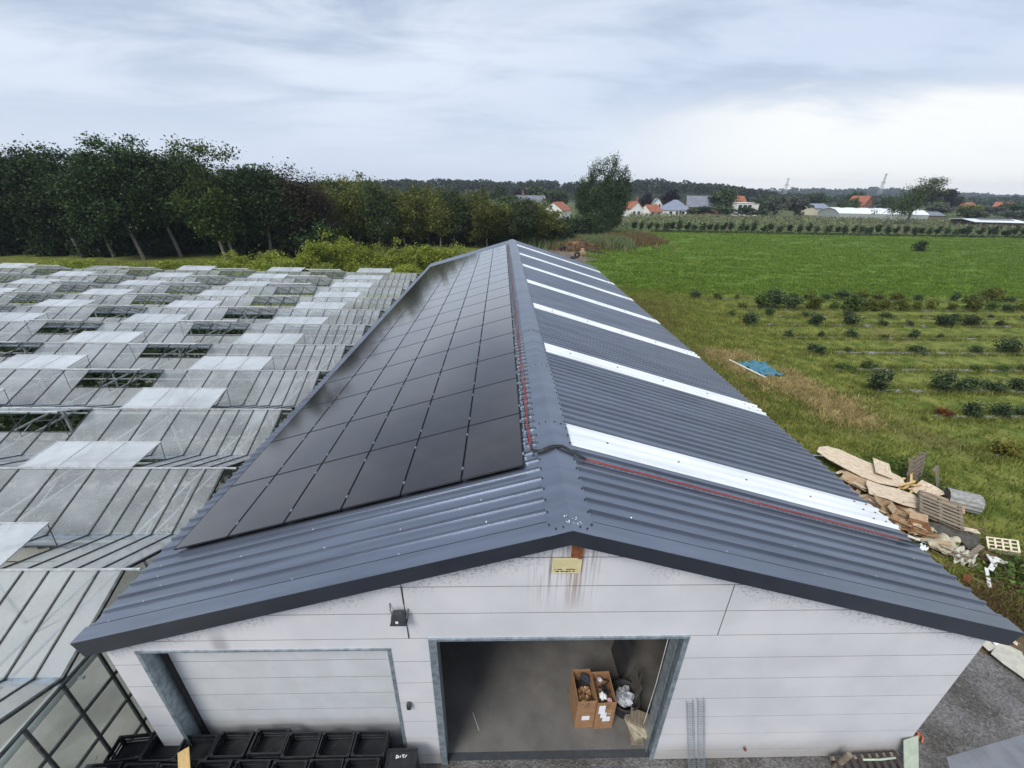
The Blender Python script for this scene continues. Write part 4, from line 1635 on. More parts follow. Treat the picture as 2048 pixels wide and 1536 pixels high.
# ------------------------------------------------------------------ wood heap and rubbish right of the shed
def heap():
    rng = random.Random(31)

    def slab(name, mat, loc, size, rot, label, cat, ragged=0, parts=None):
        w, d, t = size
        n = 10
        if ragged:
            pts = []
            for i in range(4):
                a = ((-1, -1), (1, -1), (1, 1), (-1, 1))[i]
                b = ((-1, -1), (1, -1), (1, 1), (-1, 1))[(i + 1) % 4]
                for k in range(3):
                    s = k / 3
                    x = (a[0] + (b[0] - a[0]) * s) * w / 2
                    y = (a[1] + (b[1] - a[1]) * s) * d / 2
                    pts.append((x + rng.uniform(-ragged, ragged), y + rng.uniform(-ragged, ragged)))
            mb = MB().prism(pts, 2, -t / 2, t / 2)
        else:
            mb = MB().box((0, 0, 0), (w, d, t))
        o = mb.build(name, mat)
        o.location = loc
        o.rotation_euler = rot
        return tag(o, label, cat)

    # big rounded plywood sheet
    pts = [(-1.45, -.25), (-1.5, .1), (-1.3, .42), (-.9, .55), (-.2, .5), (.5, .52), (1.15, .42), (1.35, .1), (1.2, -.25), (.7, -.55), (.2, -.62), (-.4, -.55), (-1.0, -.45)]
    o = MB().prism(pts, 2, -.012, .012).build('plywood_sheet', 'ply_pale')
    o.location = (13.15, 8.95, .52)
    o.rotation_euler = (.10, .05, R(-52))
    tag(o, 'large pale rounded plywood sheet on top of the wood heap', 'plywood sheet')
    slab('plywood_sheet', 'ply_pale', (13.72, 8.68, .66), (.95, .55, .02), (.18, -.10, R(58)), 'small bright square of plywood lying on the large rounded sheet', 'plywood sheet')
    slab('plywood_sheet', 'ply_pale', (13.15, 7.45, .42), (1.5, .85, .02), (.05, .10, R(-28)), 'ragged pale plywood sheet in the middle of the wood heap', 'plywood sheet', .05)
    slab('plywood_sheet', 'ply_tan', (12.75, 8.15, .34), (1.4, .5, .02), (.2, .05, R(-50)), 'narrow tan board sticking out under the large plywood sheet', 'board', .04)
    slab('plywood_sheet', 'ply_pale', (14.75, 7.75, .30), (.9, .7, .02), (.1, -.2, R(20)), 'thin bent pale board beside the standing pallet', 'board', .06)
    slab('plywood_sheet', 'ply_tan', (14.75, 7.15, .34), (1.2, .45, .025), (.25, .1, R(-30)), 'tan board leaning between the brown pallet and the grey drum', 'board', .04)
    tans = ['ply_tan', 'ply_pale', 'cardboard', 'timber_grey', 'ply_tan', 'ply_pale']
    where = ['along the eave side of the wood heap', 'across the wood heap near the brown pallet', 'in the lower end of the wood heap']
    zone = [((12.2, 8.9), (12.1, 6.6)), ((13.3, 8.0), (13.6, 6.6)), ((12.3, 6.6), (12.9, 5.7))]
    for zi, (a, b) in enumerate(zone):
        cnt = (30, 24, 30)[zi]
        for i in range(cnt):
            t = (i + .5) / cnt
            x = a[0] + (b[0] - a[0]) * t + rng.uniform(-.4, .4)
            y = a[1] + (b[1] - a[1]) * t + rng.uniform(-.4, .4)
            m = rng.choice(tans)
            kind = {'ply_tan': 'tan', 'ply_pale': 'pale', 'cardboard': 'brown', 'timber_grey': 'grey'}[m]
            slab('board_scrap', m, (x, y, .08 + .05 * (i % 5) + rng.uniform(0, .1)), (rng.uniform(.25, 1.0), rng.choice([.06, .09, .14, .22, .4]), .018), (rng.uniform(-.35, .35), rng.uniform(-.35, .35), rng.uniform(0, 3.1)),
                 '%s broken board %s, %s from its far end' % (kind, where[zi], ordn(i + 1)), 'board', .03)
    for i in range(9):
        slab('timber_offcut', 'timber_new', (14.15 + rng.uniform(-.3, .4), 8.15 + rng.uniform(-.35, .25), .25 + .035 * i), (rng.uniform(.5, .95), .07, .04), (rng.uniform(-.2, .2), rng.uniform(-.2, .2), R(rng.uniform(5, 50))),
             'yellowish timber offcut beside the large plywood sheet, %s from the bottom' % ordn(i + 1), 'timber')
    # cardboard boxes, opened
    for i, (x, y, z, rz) in enumerate(((12.45, 6.35, .22, .6), (12.75, 5.98, .18, -.3), (12.35, 6.85, .25, 1.1))):
        t = thing('opened_carton', 'torn brown carton in the wood heap near the eave, %s from the front' % ordn((2, 1, 3)[i]), 'carton', (x, y, z), (rng.uniform(-.3, .3), rng.uniform(-.2, .2), rz))
        w, d, h = .55, .42, .26
        for lo, hi in (((-w / 2, -d / 2, 0), (w / 2, -d / 2 + .01, h)), ((-w / 2, d / 2 - .01, 0), (w / 2, d / 2, h)), ((-w / 2, -d / 2 + .01, 0), (-w / 2 + .01, d / 2 - .01, h)), ((w / 2 - .01, -d / 2 + .01, 0), (w / 2, d / 2 - .01, h))):
            MB().span(lo, hi).build('side_panel', 'ply_tan' if i != 1 else 'cardboard', t)
        MB().span((-w / 2 + .01, -d / 2 + .01, 0), (w / 2 - .01, d / 2 - .01, .012)).build('bottom', 'cardboard', t)
        f = MB().box((0, .12, 0), (w, .24, .01)).build('flap', 'ply_tan', t)
        f.location = (0, d / 2, h)
        f.rotation_euler = (.5, 0, 0)

    # pallets
    def pallet(loc, rot, mat, label):
        t = thing('wooden_pallet', label, 'pallet', loc, rot)
        for i in range(7):
            MB().box((0, -.52 + i * .1733, .062), (1.15, .1, .02)).build('deck_slat', mat, t)
        for x in (-.53, 0, .53):
            MB().box((x, 0, .0), (.09, 1.12, .1)).build('bearer', mat, t)
        for y in (-.5, 0, .5):
            MB().box((0, y, -.062), (1.15, .1, .02)).build('bottom_slat', mat, t)
        return t

    pallet((13.98, 6.55, .50), (.18, .12, R(-38)), 'timber_grey', 'brown pallet lying flat on the wood heap')
    pallet((15.15, 8.75, .52), (R(78), 0, R(28)), 'timber_grey', 'grey pallet standing on edge behind the wood heap')
    t = thing('wooden_pallet', 'narrow broken pallet standing right of the upright one', 'pallet', (15.62, 8.35, .40), (R(70), .1, R(35)))
    for i in range(3):
        MB().box((-.2 + i * .2, 0, .05), (.1, .9, .02)).build('deck_slat', 'timber_grey', t)
    for y in (-.4, .4):
        MB().box((0, y, 0), (.55, .09, .08)).build('bearer', 'timber_grey', t)
    # grey drum on its side: ribbed shell, end disc
    t = thing('ribbed_drum', 'grey ribbed drum lying on its side in the grass behind the wood heap', 'drum', (15.5, 7.2, .33), (R(90), 0, R(62)))
    n = 28
    mb = MB()
    for j in range(9):
        z = -.45 + .9 * j / 8
        for i in range(n):
            r = .33 + (.018 if i % 2 else -.01)
            w = 2 * math.pi * i / n
            mb.v.append((r * math.cos(w), r * math.sin(w), z))
    for j in range(8):
        for i in range(n):
            mb.f.append((j * n + i, j * n + (i + 1) % n, (j + 1) * n + (i + 1) % n, (j + 1) * n + i))
    mb.build('shell', 'grey_drum', t)
    MB().tube([(0, 0, -.43), (0, 0, -.41)], .30, 20).build('end_disc', 'rug_dark', t)
    MB().tube([(0, 0, .41), (0, 0, .43)], .30, 20).build('end_disc', 'rug_dark', t)
    # cream perforated crate
    t = thing('cream_crate', 'cream plastic crate with square holes lying on its side beyond the rubbish', 'crate', (14.85, 5.2, .16), (R(32), R(-22), R(-42)))
    mb = MB()
    W, D, H = .62, .36, .30
    for x in np.linspace(-W / 2, W / 2, 5):
        mb.span((x - .022, -D / 2, H - .02), (x + .022, D / 2, H))
    for y in np.linspace(-D / 2, D / 2, 4):
        mb.span((-W / 2 - .02, y - .02, H - .024), (W / 2 + .02, y + .02, H - .0205))
    mb.build('grid_side', 'cream_plastic', t)
    for lo, hi in (((-W / 2 - .02, -D / 2 - .02, 0), (W / 2 + .02, -D / 2, H - .026)), ((-W / 2 - .02, D / 2, 0), (W / 2 + .02, D / 2 + .02, H - .026)), ((-W / 2 - .02, -D / 2, 0), (-W / 2, D / 2, H - .026)), ((W / 2, -D / 2, 0), (W / 2 + .02, D / 2, H - .026))):
        MB().span(lo, hi).build('side_panel', 'cream_plastic', t)

    # draped cloth, rug
    def cloth(name, mat, loc, w, d, seed, label, cat, amp=.1, rz=0):
        rg = np.random.default_rng(seed)
        n = 14
        g1 = rg.normal(size=(5, 4))
        v = []
        for j in range(n + 1):
            for i in range(n + 1):
                x, y = i / n - .5, j / n - .5
                z = sum(amp * .5 * math.sin(6 * (a[0] * x + a[1] * y) * 2 + a[2] * 3) for a in g1)
                z += rg.uniform(-.015, .015) - .5 * amp * (abs(x) + abs(y)) * 2
                v.append((x * w * (1 + .12 * math.sin(5 * y)), y * d * (1 + .12 * math.sin(4 * x + 1)), z))
        f = [(j * (n + 1) + i, j * (n + 1) + i + 1, (j + 1) * (n + 1) + i + 1, (j + 1) * (n + 1) + i) for j in range(n) for i in range(n)]
        me = bpy.data.meshes.new(name)
        me.from_pydata(v, [], f)
        o = put(name, me, mat, None, True, loc, (0, 0, rz))
        md = o.modifiers.new('thick', 'SOLIDIFY')
        md.thickness = .012
        return tag(o, label, cat)

    cloth('beige_sheet', 'cloth_beige', (12.95, 5.4, .32), 1.0, .7, 4, 'crumpled beige plastic sheet below the brown pallet', 'sheet', .12, .5)
    cloth('dark_rug', 'rug_dark', (13.75, 5.75, .26), 1.3, .8, 6, 'dark brown rug draped over rubbish beside the brown pallet', 'rug', .07, -.5)
    cloth('pale_sheet', 'card_white', (13.3, 4.95, .22), .8, .5, 8, 'grey white crumpled sheet among the rubbish', 'sheet', .1, .9)
    cloth('white_bag', 'paper', (12.3, 5.25, .2), .26, .2, 9, 'small white plastic bag at the eave end of the rubbish', 'bag', .06, .2)
    for i, (a, b, w, m, lb) in enumerate((
            ((13.1, 4.75, .2), (14.05, 5.15, .32), .13, 'timber_grey', 'grey plank lying across the rubbish'),
            ((13.5, 4.35, .2), (14.1, 4.72, .28), .12, 'timber_white', 'pale short plank of the broken frame among the rubbish'),
            ((13.0, 3.85, .08), (13.45, 4.42, .2), .08, 'timber_white', 'long pale batten of the broken frame in the weeds'),
            ((13.75, 4.45, .22), (13.95, 4.86, .26), .09, 'timber_white', 'white painted plank among the weeds'),
            ((12.5, 5.4, .3), (13.3, 4.75, .25), .07, 'timber_grey', 'thin grey batten under the beige sheet'),
            ((12.45, 5.25, .22), (13.2, 4.7, .18), .06, 'timber_grey', 'lower thin grey batten under the beige sheet'),
            ((14.05, 4.95, .12), (14.4, 4.6, .14), .2, 'card_white', 'pale square board beside the cream crate'),
            ((12.1, 5.7, .25), (12.75, 5.2, .22), .09, 'timber_white', 'white batten near the eave'),
            ((14.3, 6.0, .22), (14.75, 5.85, .2), .2, 'ply_pale', 'pale board end right of the dark rug'),
            ((12.3, 10.35, .1), (12.95, 10.2, .12), .06, 'paper', 'white strip in the grass beyond the wood heap'))):
        tag(MB().bar(a, b, w, .025).build('plank', m), lb, 'plank')
    # twigs and rubbish litter around
    rg = random.Random(3)
    mb = MB()
    for i in range(420):
        x, y = 13.9 + rg.gauss(0, .75), 5.5 + rg.gauss(0, .7)
        a = rg.uniform(0, 6.3)
        l = rg.uniform(.1, .4)
        z = rg.uniform(.03, .16)
        mb.bar((x, y, z), (x + math.cos(a) * l, y + math.sin(a) * l, z + rg.uniform(-.05, .08)), .014)
    stuff(mb.build('twig_litter', 'brush_brown'), 'brown twigs scattered round the rubbish heap', 'twigs')
    # pot and wheel
    o = MB().tube([(0, 0, 0), (0, 0, .12)], .13, 14, .16).build('clay_pot', 'rust')
    o.location = (12.55, 4.15, .1)
    o.rotation_euler = (1.2, .2, .4)
    tag(o, 'dark red clay pot lying at the lower end of the rubbish', 'pot')
    # pale cardboard sheets beside the gravel
    for i, (x, y, w, d, rz, rx, m) in enumerate(((11.45, 2.08, .7, .45, -.6, .1, 'card_white'), (11.6, 1.75, .8, .5, -.4, -.06, 'card_white'), (11.25, 1.7, .45, .75, .35, .05, 'card_white'), (11.2, 2.35, .45, .5, .2, .12, 'card_white'), (11.75, 2.4, .12, .5, .5, .1, 'ply_pale'), (11.32, 2.22, .16, .14, .1, .1, 'paper'))):
        tag(slab('cardboard_sheet', m, (x, y, .06 + .03 * i), (w, d, .015), (rx, .08 * (-1) ** i, rz), '', 'sheet', .03), 'pale waste sheet lying at the edge of the gravel, %s from the bottom' % ordn(i + 1), 'sheet', 'pale sheets by the gravel')
    # clutter at the right foot of the gable
    o = slab('green_sheet', 'sage_plastic', (7.02, -.06, .36), (.36, .7, .012), (R(68), 0, R(12)), 'pale green plastic panel leaning at the right foot of the gable wall', 'panel')
    tag(MB().tube([(5.95, -.16, .46), (6.3, -.15, .43), (6.6, -.14, .46)], .018, 6).build('plastic_pipe', 'sage_plastic', None, True), 'pale green curved pipe lying before the right end of the gable wall', 'pipe')
    t = thing('broken_pallet', 'dark broken pallet lying along the right foot of the gable wall', 'pallet', (6.2, -.12, .16), (R(24), 0, .04))
    for i in range(9):
        MB().box((-.6 + i * .15, 0, .06), (.075, .34, .02)).build('deck_slat', 'wood_dark', t)
    for y in (-.13, .13):
        MB().box((0, y, 0), (1.35, .06, .09)).build('bearer', 'timber_grey', t)
    o = MB().tube([(0, 0, 0), (0, 0, .62)], .05, 8).build('post_stub', 'timber_grey')
    o.location = (5.62, -.08, 0)
    o.rotation_euler = (.1, .05, 0)
    tag(o, 'short grey post stub standing before the gable wall', 'post')
    mb = MB()
    ring = [(.13 * math.cos(2 * math.pi * i / 18), .13 * math.sin(2 * math.pi * i / 18), .01 * (i % 3)) for i in range(19)]
    mb.tube(ring, .022, 6)
    mb.tube([(.13, 0, 0), (.16, -.12, .02), (.06, -.2, .01)], .016, 6)
    o = mb.build('orange_hose', 'orange_plastic', None, True)
    o.location = (7.62, .47, .04)
    tag(o, 'coil of orange hose on the gravel by the right corner of the shed', 'hose')
    # covered pit in the rough grass
    cloth('blue_tarpaulin', 'tarp_blue', (15.55, 19.95, .12), 1.75, 2.2, 12, 'crumpled teal blue tarpaulin lying in the rough grass', 'tarpaulin', .09, .12)
    tag(MB().tube([(14.15, 21.2, .12), (14.95, 18.35, .12)], .05, 7).build('tarpaulin_pole', 'timber_white'), 'pale pole lying along the left edge of the blue tarpaulin', 'pole')


heap()


# ------------------------------------------------------------------ grass and low growth
def tufts(name, mat, pts, h, spread, blades, seed, width=.035, lean=.6):
    rg = np.random.default_rng(seed)
    n = len(pts)
    p = np.repeat(pts, blades, 0)
    m = len(p)
    hh = np.repeat(h if isinstance(h, np.ndarray) else np.full(n, h), blades) * rg.uniform(.5, 1.2, m)
    b = p + np.column_stack([rg.normal(size=m) * spread, rg.normal(size=m) * spread, np.zeros(m)])
    a = rg.uniform(0, 2 * np.pi, m)
    d = np.column_stack([np.cos(a), np.sin(a), np.zeros(m)])
    l = rg.uniform(.1, lean, m) * hh
    a2 = rg.uniform(0, 2 * np.pi, m)
    tip = b + np.column_stack([np.cos(a2) * l, np.sin(a2) * l, hh])
    v = np.stack([b - d * width, b + d * width, tip], 1).reshape(-1, 3)
    q = np.arange(3 * m).reshape(m, 3)
    return put(name, np_mesh(name, v, q), mat)


def grass():
    rg = np.random.default_rng(2)

    def inside_rows(x, y):
        return (x > 17) & (y < 40)

    # rough grass between the shed and the planted rows
    n = 26000
    y = rg.uniform(1.5, 44, n)
    x = 7.6 + rg.gamma(1.6, 4.2, n) + .05 * y
    ok = (x < 46) & ~((x < 12.6) & (y < 4.0)) & ~((np.hypot(x - 15.4, y - 20) < 1.6)) & ~((x > 11.8) & (x < 15.4) & (y > 5) & (y < 9.4))
    x, y = x[ok], y[ok]
    h = .16 + .22 * np.exp(-((x - 8.6) / 2.2) ** 2) + .05 * rg.random(len(x))
    stuff(tufts('rough_grass', 'grass_long', np.column_stack([x, y, np.full(len(x), -.02)]), h, .12, 5, 3, .022), 'rough green and yellow grass along the right side of the shed', 'grass')
    # dry seed heads near the eave and round the tarpaulin
    n = 2300
    t = rg.random(n)
    spots = np.array([(13.9, 22.4, .7, .6), (15.2, 22.3, .7, .45), (14.0, 20.4, .3, .8), (15.6, 17.6, .8, .6), (16.3, 16.6, .9, .7), (16.0, 15.0, .6, .8), (17.3, 15.4, .7, .6), (15.0, 17.9, .5, .5), (16.9, 18.6, .4, .8), (16.6, 13.6, .8, .5)])
    sp_ = spots[rg.integers(0, len(spots), n)]
    cx, cy = sp_[:, 0] + rg.normal(size=n) * sp_[:, 2], sp_[:, 1] + rg.normal(size=n) * sp_[:, 3]
    ok = ~((np.abs(cx - 15.5) < .95) & (np.abs(cy - 19.9) < 1.25))
    cx, cy = cx[ok], cy[ok]
    stuff(tufts('dry_straw', 'grass_dry', np.column_stack([cx, cy, np.zeros(len(cx))]), .2, .16, 6, 4, .02, 1.6), 'dry yellow straw heaped round the blue tarpaulin', 'straw')
    n = 5200
    y = rg.uniform(3, 44, n)
    x = 8.2 + np.abs(rg.normal(size=n)) * 2.2 + .06 * y
    k = np.sin(y * .9) + np.sin(y * .37 + 2) + rg.normal(size=n) * .5
    ok = (k > .1) & ~((x > 11.6) & (x < 15.6) & (y > 3) & (y < 9.6))
    x, y = x[ok], y[ok]
    stuff(tufts('dry_grass', 'grass_brown', np.column_stack([x, y, np.zeros(len(x))]), .34, .14, 4, 5, .014, .7), 'brown dry grass stalks standing along the shed eave', 'dry grass')
    n = 2600
    x = rg.uniform(8.6, 15.5, n)
    y = 3.6 + rg.normal(size=n) * .5 - (x - 12) * .12
    ok = ~((x > 12.3) & (y > 3.9))
    stuff(tufts('trodden_grass', 'grass_brown', np.column_stack([x, y, np.zeros(n)])[ok], .16, .12, 5, 6, .018, .9), 'trodden brown grass at the edge of the gravel', 'dry grass')
    # meadow
    nc = 2600
    u = rg.random(nc) ** 1.4
    yc = 41 + u * 76
    xc = 13 + rg.random(nc) * (30 + (yc - 30) * 1.45)
    idx = rg.integers(0, nc, 52000)
    x = xc[idx] + rg.normal(size=len(idx)) * (.5 + .018 * (yc[idx] - 40))
    y = yc[idx] + rg.normal(size=len(idx)) * (.22 + .008 * (yc[idx] - 40))
    ok = (y + .1 * x > 43.0 + rg.normal(size=len(x)) * 2.5) & (y < 116) & (x > 12.5)
    x, y = x[ok], y[ok]
    stuff(tufts('meadow_grass', 'grass_field', np.column_stack([x, y, np.full(len(x), -.02)]), .24 + .0022 * (y - 40), .26, 5, 7, .045, .9), 'bright green meadow grass in the open field', 'grass')
    # tall weeds mound behind the far end of the shed
    n = 2600
    x = rg.uniform(8, 34, n)
    y = 86 + rg.normal(size=n) * 4.5 + np.maximum(0, x - 18) * .7
    stuff(tufts('tall_weeds', 'grass_brown', np.column_stack([x, y, np.zeros(n)]), 1.3, .4, 6, 8, .09, .7), 'tall brown weeds behind the brush pile', 'weeds')
    n = 1800
    x = rg.uniform(4, 24, n)
    y = 84 + rg.normal(size=n) * 3
    stuff(tufts('green_weeds', 'orchard_leaf', np.column_stack([x, y, np.zeros(n)]), 1.7, .5, 7, 9, .11, .8), 'pale green weeds in front of the dark trees', 'weeds')
    n = 2000
    x = rg.uniform(-62, -6, n)
    y = rg.uniform(34, 56, n)
    stuff(tufts('verge_grass', 'grass_long', np.column_stack([x, y, np.zeros(n)]), .5, .4, 6, 10, .06, .8), 'rough grass between the greenhouse and the tall trees', 'grass')
    # weeds right of the rubbish
    n = 1100
    c = np.array([14.6, 4.2, 0]) + rg.normal(size=(n, 3)) * np.array([.75, .5, 0]) + np.array([0, 0, .02])
    c[:, 2] = np.abs(rg.normal(size=n)) * .16 + .03
    v, q = leaf_quads(c, .13, rg, .3)
    stuff(put('weed_patch', np_mesh('weed_patch', v, q), 'leaf_tall_light'), 'broad leaved green weeds beside the cream crate', 'weeds')
    # weeds under the wood heap
    n = 1500
    c = np.column_stack([rg.uniform(13.6, 16.2, n), rg.uniform(7.6, 10.2, n), np.abs(rg.normal(size=n)) * .14 + .03])
    v, q = leaf_quads(c, .12, rg, .3)
    stuff(put('nettle_patch', np_mesh('nettle_patch', v, q), 'leaf_tall_light'), 'dark green nettles round the standing pallet', 'weeds')


grass()


def rows():
    kinds = []
    for s in range(5):
        me, cl = crown_mesh('shrub_crown', 40 + s, .50, .50, .42, .48, 26, 34, .13, .13, hollow=.25, lump=.5, zmin=.05)
        mb = MB()
        rr = random.Random(s)
        for i in range(6):
            a = rr.uniform(0, 6.28)
            mb.tube([(0, 0, 0), (math.cos(a) * .12, math.sin(a) * .12, .22), (math.cos(a) * .3, math.sin(a) * .3, rr.uniform(.45, .7))], .012, 4, .004)
        st = mb.mesh('shrub_stem')
        st.materials.append(MAT['bark'])
        kinds.append((st, me))
    RW = [('A', 39.0, 19.5, 57, 2.05, 1.25, 'farthest'), ('B', 35.1, 22.5, 52, 1.75, 1.55, 'second farthest'), ('C', 29.8, 20.2, 46, 2.7, 1.25, 'third farthest'), ('C2', 32.4, 20, 48, 3.4, .8, 'thin middle'), ('D', 26.4, 21.5, 42, 2.4, .85, 'fourth farthest'),
          ('E', 23.1, 21.2, 39, 2.3, 1.05, 'fifth farthest'), ('F', 20.0, 21.0, 35, 1.7, 1.1, 'sixth farthest'), ('G', 16.9, 20.6, 32, 1.75, 1.1, 'seventh farthest'), ('H', 13.9, 21.6, 28, 1.5, 1.0, 'second nearest'), ('I', 10.5, 20.9, 25, 1.6, 1.2, 'nearest')]
    rng = random.Random(14)
    crowns = {}
    row_pts = []
    for nm, y, x0, x1, dx, sc_, pos in RW:
        x = x0
        n = 0
        row = 'row' if 'row' not in pos else ''
        while x < x1:
            if rng.random() < .9:
                n += 1
                k = rng.randrange(5)
                mat = 'leaf_shrub'
                if nm in 'AB' and rng.random() < .35:
                    mat = 'leaf_lime'
                if nm == 'B':
                    mat = rng.choice(['leaf_lime', 'leaf_shrub', 'leaf_lime', 'leaf_tall_light'])
                if nm == 'F':
                    mat = 'leaf_tall_light'
                extra = ''
                if nm == 'H' and n == 1:
                    mat, extra = 'leaf_red', 'rusty orange '
                if nm == 'I' and n == 1:
                    mat, extra = 'leaf_gold', 'yellow '
                key = (k, mat)
                if key not in crowns:
                    me = kinds[k][1].copy()
                    me.materials.clear()
                    me.materials.append(MAT[mat])
                    crowns[key] = me
                s = sc_ * rng.choice([.45, .6, .75, .85, .95, 1.05]) * rng.uniform(.85, 1.1) * (.7 if extra else 1)
                sh = thing('berry_shrub', '%syoung shrub, %s from the left in the %s %s' % (extra, ordn(n), pos, row), 'shrub',
                           (x, y + rng.uniform(-.12, .12), 0), (0, 0, rng.uniform(0, 6)), 'young shrubs planted in rows')
                sh.scale = (s * rng.uniform(.85, 1.25), s, s * rng.uniform(.75, 1.2) * (1 if nm != 'F' else .7))
                put('stem', kinds[k][0], None, sh)
                put('crown', crowns[key], None, sh)
            x += dx * rng.uniform(.85, 1.15)
        # strip of mulch film
        mb = MB()
        xs_ = np.arange(x0 - .6, x1 + 14, .5)
        rr = random.Random(int(y * 10))
        e0 = [rr.uniform(-.12, .12) for _ in xs_]
        w0 = [max(.02, .15 + rr.gauss(0, .08)) if nm not in ('A', 'B', 'C2', 'D') else max(.01, .05 + rr.gauss(0, .05)) for _ in xs_]
        for i in range(len(xs_) - 1):
            if rr.random() < (.12 if nm in ('E', 'F', 'G', 'H', 'I') else .45):
                continue
            b = len(mb.v)
            mb.quad((xs_[i], y - w0[i] + e0[i] * .5 - .1, .012), (xs_[i + 1], y - w0[i + 1] + e0[i + 1] * .5 - .1, .012), (xs_[i + 1], y + w0[i + 1] - .1, .05), (xs_[i], y + w0[i] - .1, .05))
        gx = np.random.default_rng(int(y * 7)).uniform(x0 - 1.5, x1 + 12, 900)
        row_pts.append(np.column_stack([gx, y + np.random.default_rng(int(y * 9)).choice([-.42, .38], 900) + np.random.default_rng(int(y * 3)).normal(size=900) * .12, np.zeros(900)]))
        tag(mb.build('mulch_strip', 'mulch_film'), 'torn grey plastic mulch strip under the %s %s of shrubs' % (pos, row), 'mulch strip', 'mulch strips')
    rp_ = np.concatenate(row_pts)
    stuff(tufts('row_grass', 'grass_long', rp_, .26, .1, 6, 21, .02, .8), 'long grass growing along the planted rows', 'grass')


rows()


# ------------------------------------------------------------------ trees
def tall_trees():
    kinds = []
    for s in range(4):
        kinds.append(tree_kind('tall', 'leaf_tall', 'bark_pale', 100 + s, 15.0, 5.0, 4.4, 5.4, 130, 230, .33, .70, .26, 22, off=(-3.0, 0), hollow=.25, lump=.4, bend=.35))
    light = tree_kind('tall_light', 'leaf_tall_light', 'bark_pale', 120, 13.0, 3.5, 3.2, 5.4, 80, 200, .31, .62, .2, 14, off=(-1.2, 0), hollow=.25, lump=.5, bend=.2)
    bushy = tree_kind('bushy', 'leaf_tall', 'bark', 121, 13.6, 4.6, 3.8, 6.4, 120, 200, .32, .70, .22, 18, off=(.6, 0), hollow=.25, lump=.45, bend=.2)
    brown = tree_kind('brown', 'leaf_brown', 'bark', 122, 12.8, 3.4, 3.2, 6.1, 90, 180, .31, .66, .2, 16, off=(.5, 0), hollow=.25, lump=.4)
    L = [(-87, 62, 14.6, 2), (-79, 63, 15.0, 3), (-70.2, 62, 14.8, 0), (-61.8, 60, 15.1, 1), (-58.1, 61, 14.9, 2), (-52.2, 59, 14.0, 3), (-49.0, 62, 15.8, 0), (-41.2, 60, 15.3, 1)]
    for i, (x, y, h, k) in enumerate(L):
        tree('tall_tree', '%s from the left of the tall dark trees with pale leaning trunks behind the greenhouse' % ordn(i + 1), 'tree', kinds[k], (x, y, 0), random.Random(i).uniform(-.5, .5), (1, 1, .93 * h / 15.0), 'tall dark trees behind the greenhouse')
    # second line behind
    for i, x in enumerate((-104, -97, -91, -84, -78, -74, -68, -64, -59, -54, -49, -44, -39, -35)):
        rr = random.Random(60 + i)
        h = rr.uniform(12.6, 14.2)
        tree('tall_tree', '%s from the left in the rear line of tall dark trees' % ordn(i + 1), 'tree', kinds[i % 4], (x, 70 + rr.uniform(-2, 2), 0), rr.uniform(-.6, .6), (1.05, 1, .93 * h / 15.0), 'rear line of tall dark trees')
    tree('leafy_tree', 'lighter green tree at the right end of the tall dark trees', 'tree', light, (-38.2, 57, 0), .3, (1, 1, .98), None)
    tree('leafy_tree', 'broad dark green tree right of the gap in the tall trees', 'tree', bushy, (-35.2, 61, 0), .2, (1.15, 1, 1.0), None)
    tree('copper_tree', 'dull brown leaved tree right of the broad dark one', 'tree', brown, (-31.9, 63, 0), .2, (1, 1, .98), None)
    tree('copper_tree', 'smaller brown green tree at the end of the dark trees', 'tree', brown, (-29.2, 65, 0), 2.2, (.95, .9, .9), None)
    # dark undergrowth
    me, cl = crown_mesh('undergrowth_crown', 140, 2.6, 2.2, 1.9, 1.7, 60, 85, .38, .5, hollow=.3, lump=.5, zmin=.05)
    me.materials.append(MAT['leaf_tall'])
    st = trunk_mesh('undergrowth_trunk', 3, .1, (0, 0, 2), cl, 8)
    st.materials.append(MAT['bark'])
    rr = random.Random(70)
    for i in range(40):
        x = -104 + i * 1.95
        tree('undergrowth_bush', '%s from the left of the dark bushes under the tall trees' % ordn(i + 1), 'bush', (st, me), (x, 63.5 + rr.uniform(-1.5, 5), 0), rr.uniform(0, 6), (rr.uniform(.8, 1.2), 1, rr.uniform(.8, 1.9)), 'dark bushes under the tall trees')
    # looser olive trees further right
    ok = []
    for s in range(4):
        ok.append(tree_kind('olive', 'leaf_olive' if s != 2 else 'leaf_village', 'bark', 150 + s, 10.5, 3.0, 2.6, 4.7, 80, 130, .29, .56, .14, 18, off=(.3, 0), hollow=.2, lump=.5, bend=.1))
    M_ = [(-29.0, 70, 11.2), (-25.5, 72, 11.5), (-21.9, 72, 11.4), (-18.5, 76, 10.2), (-14.8, 80, 10.4), (-12.2, 77, 9.4), (-9.7, 78, 10.1), (-5.8, 80, 9.8), (-3.6, 77, 9.0), (-1.7, 80, 9.2), (2.8, 78, 8.9), (4.6, 82, 8.0), (6.9, 80, 8.1), (9.2, 82, 6.2)]
    M2 = [(-31, 75, 11.6), (-27.4, 76, 11.9), (-23.8, 77, 11.6), (-20.2, 80, 10.8), (-16.6, 84, 10.6), (-13.2, 84, 10.4), (-8.2, 85, 10.0), (-4.2, 86, 9.6), (.4, 84, 9.4), (5.6, 87, 8.4)]
    for i, (x, y, h) in enumerate(M_):
        tree('young_tree', '%s from the left of the thin olive green trees behind the shed' % ordn(i + 1), 'tree', ok[i % 4], (x, y, 0), i * 1.3, (1.05, 1, h / 10.5), 'thin olive green trees behind the shed')
    for i, (x, y, h) in enumerate(M2):
        tree('young_tree', '%s from the left in the rear line of olive green trees behind the shed' % ordn(i + 1), 'tree', ok[(i + 2) % 4], (x, y, 0), i * 2.3 + 1, (1.2, 1, h / 10.5), 'rear line of olive green trees')
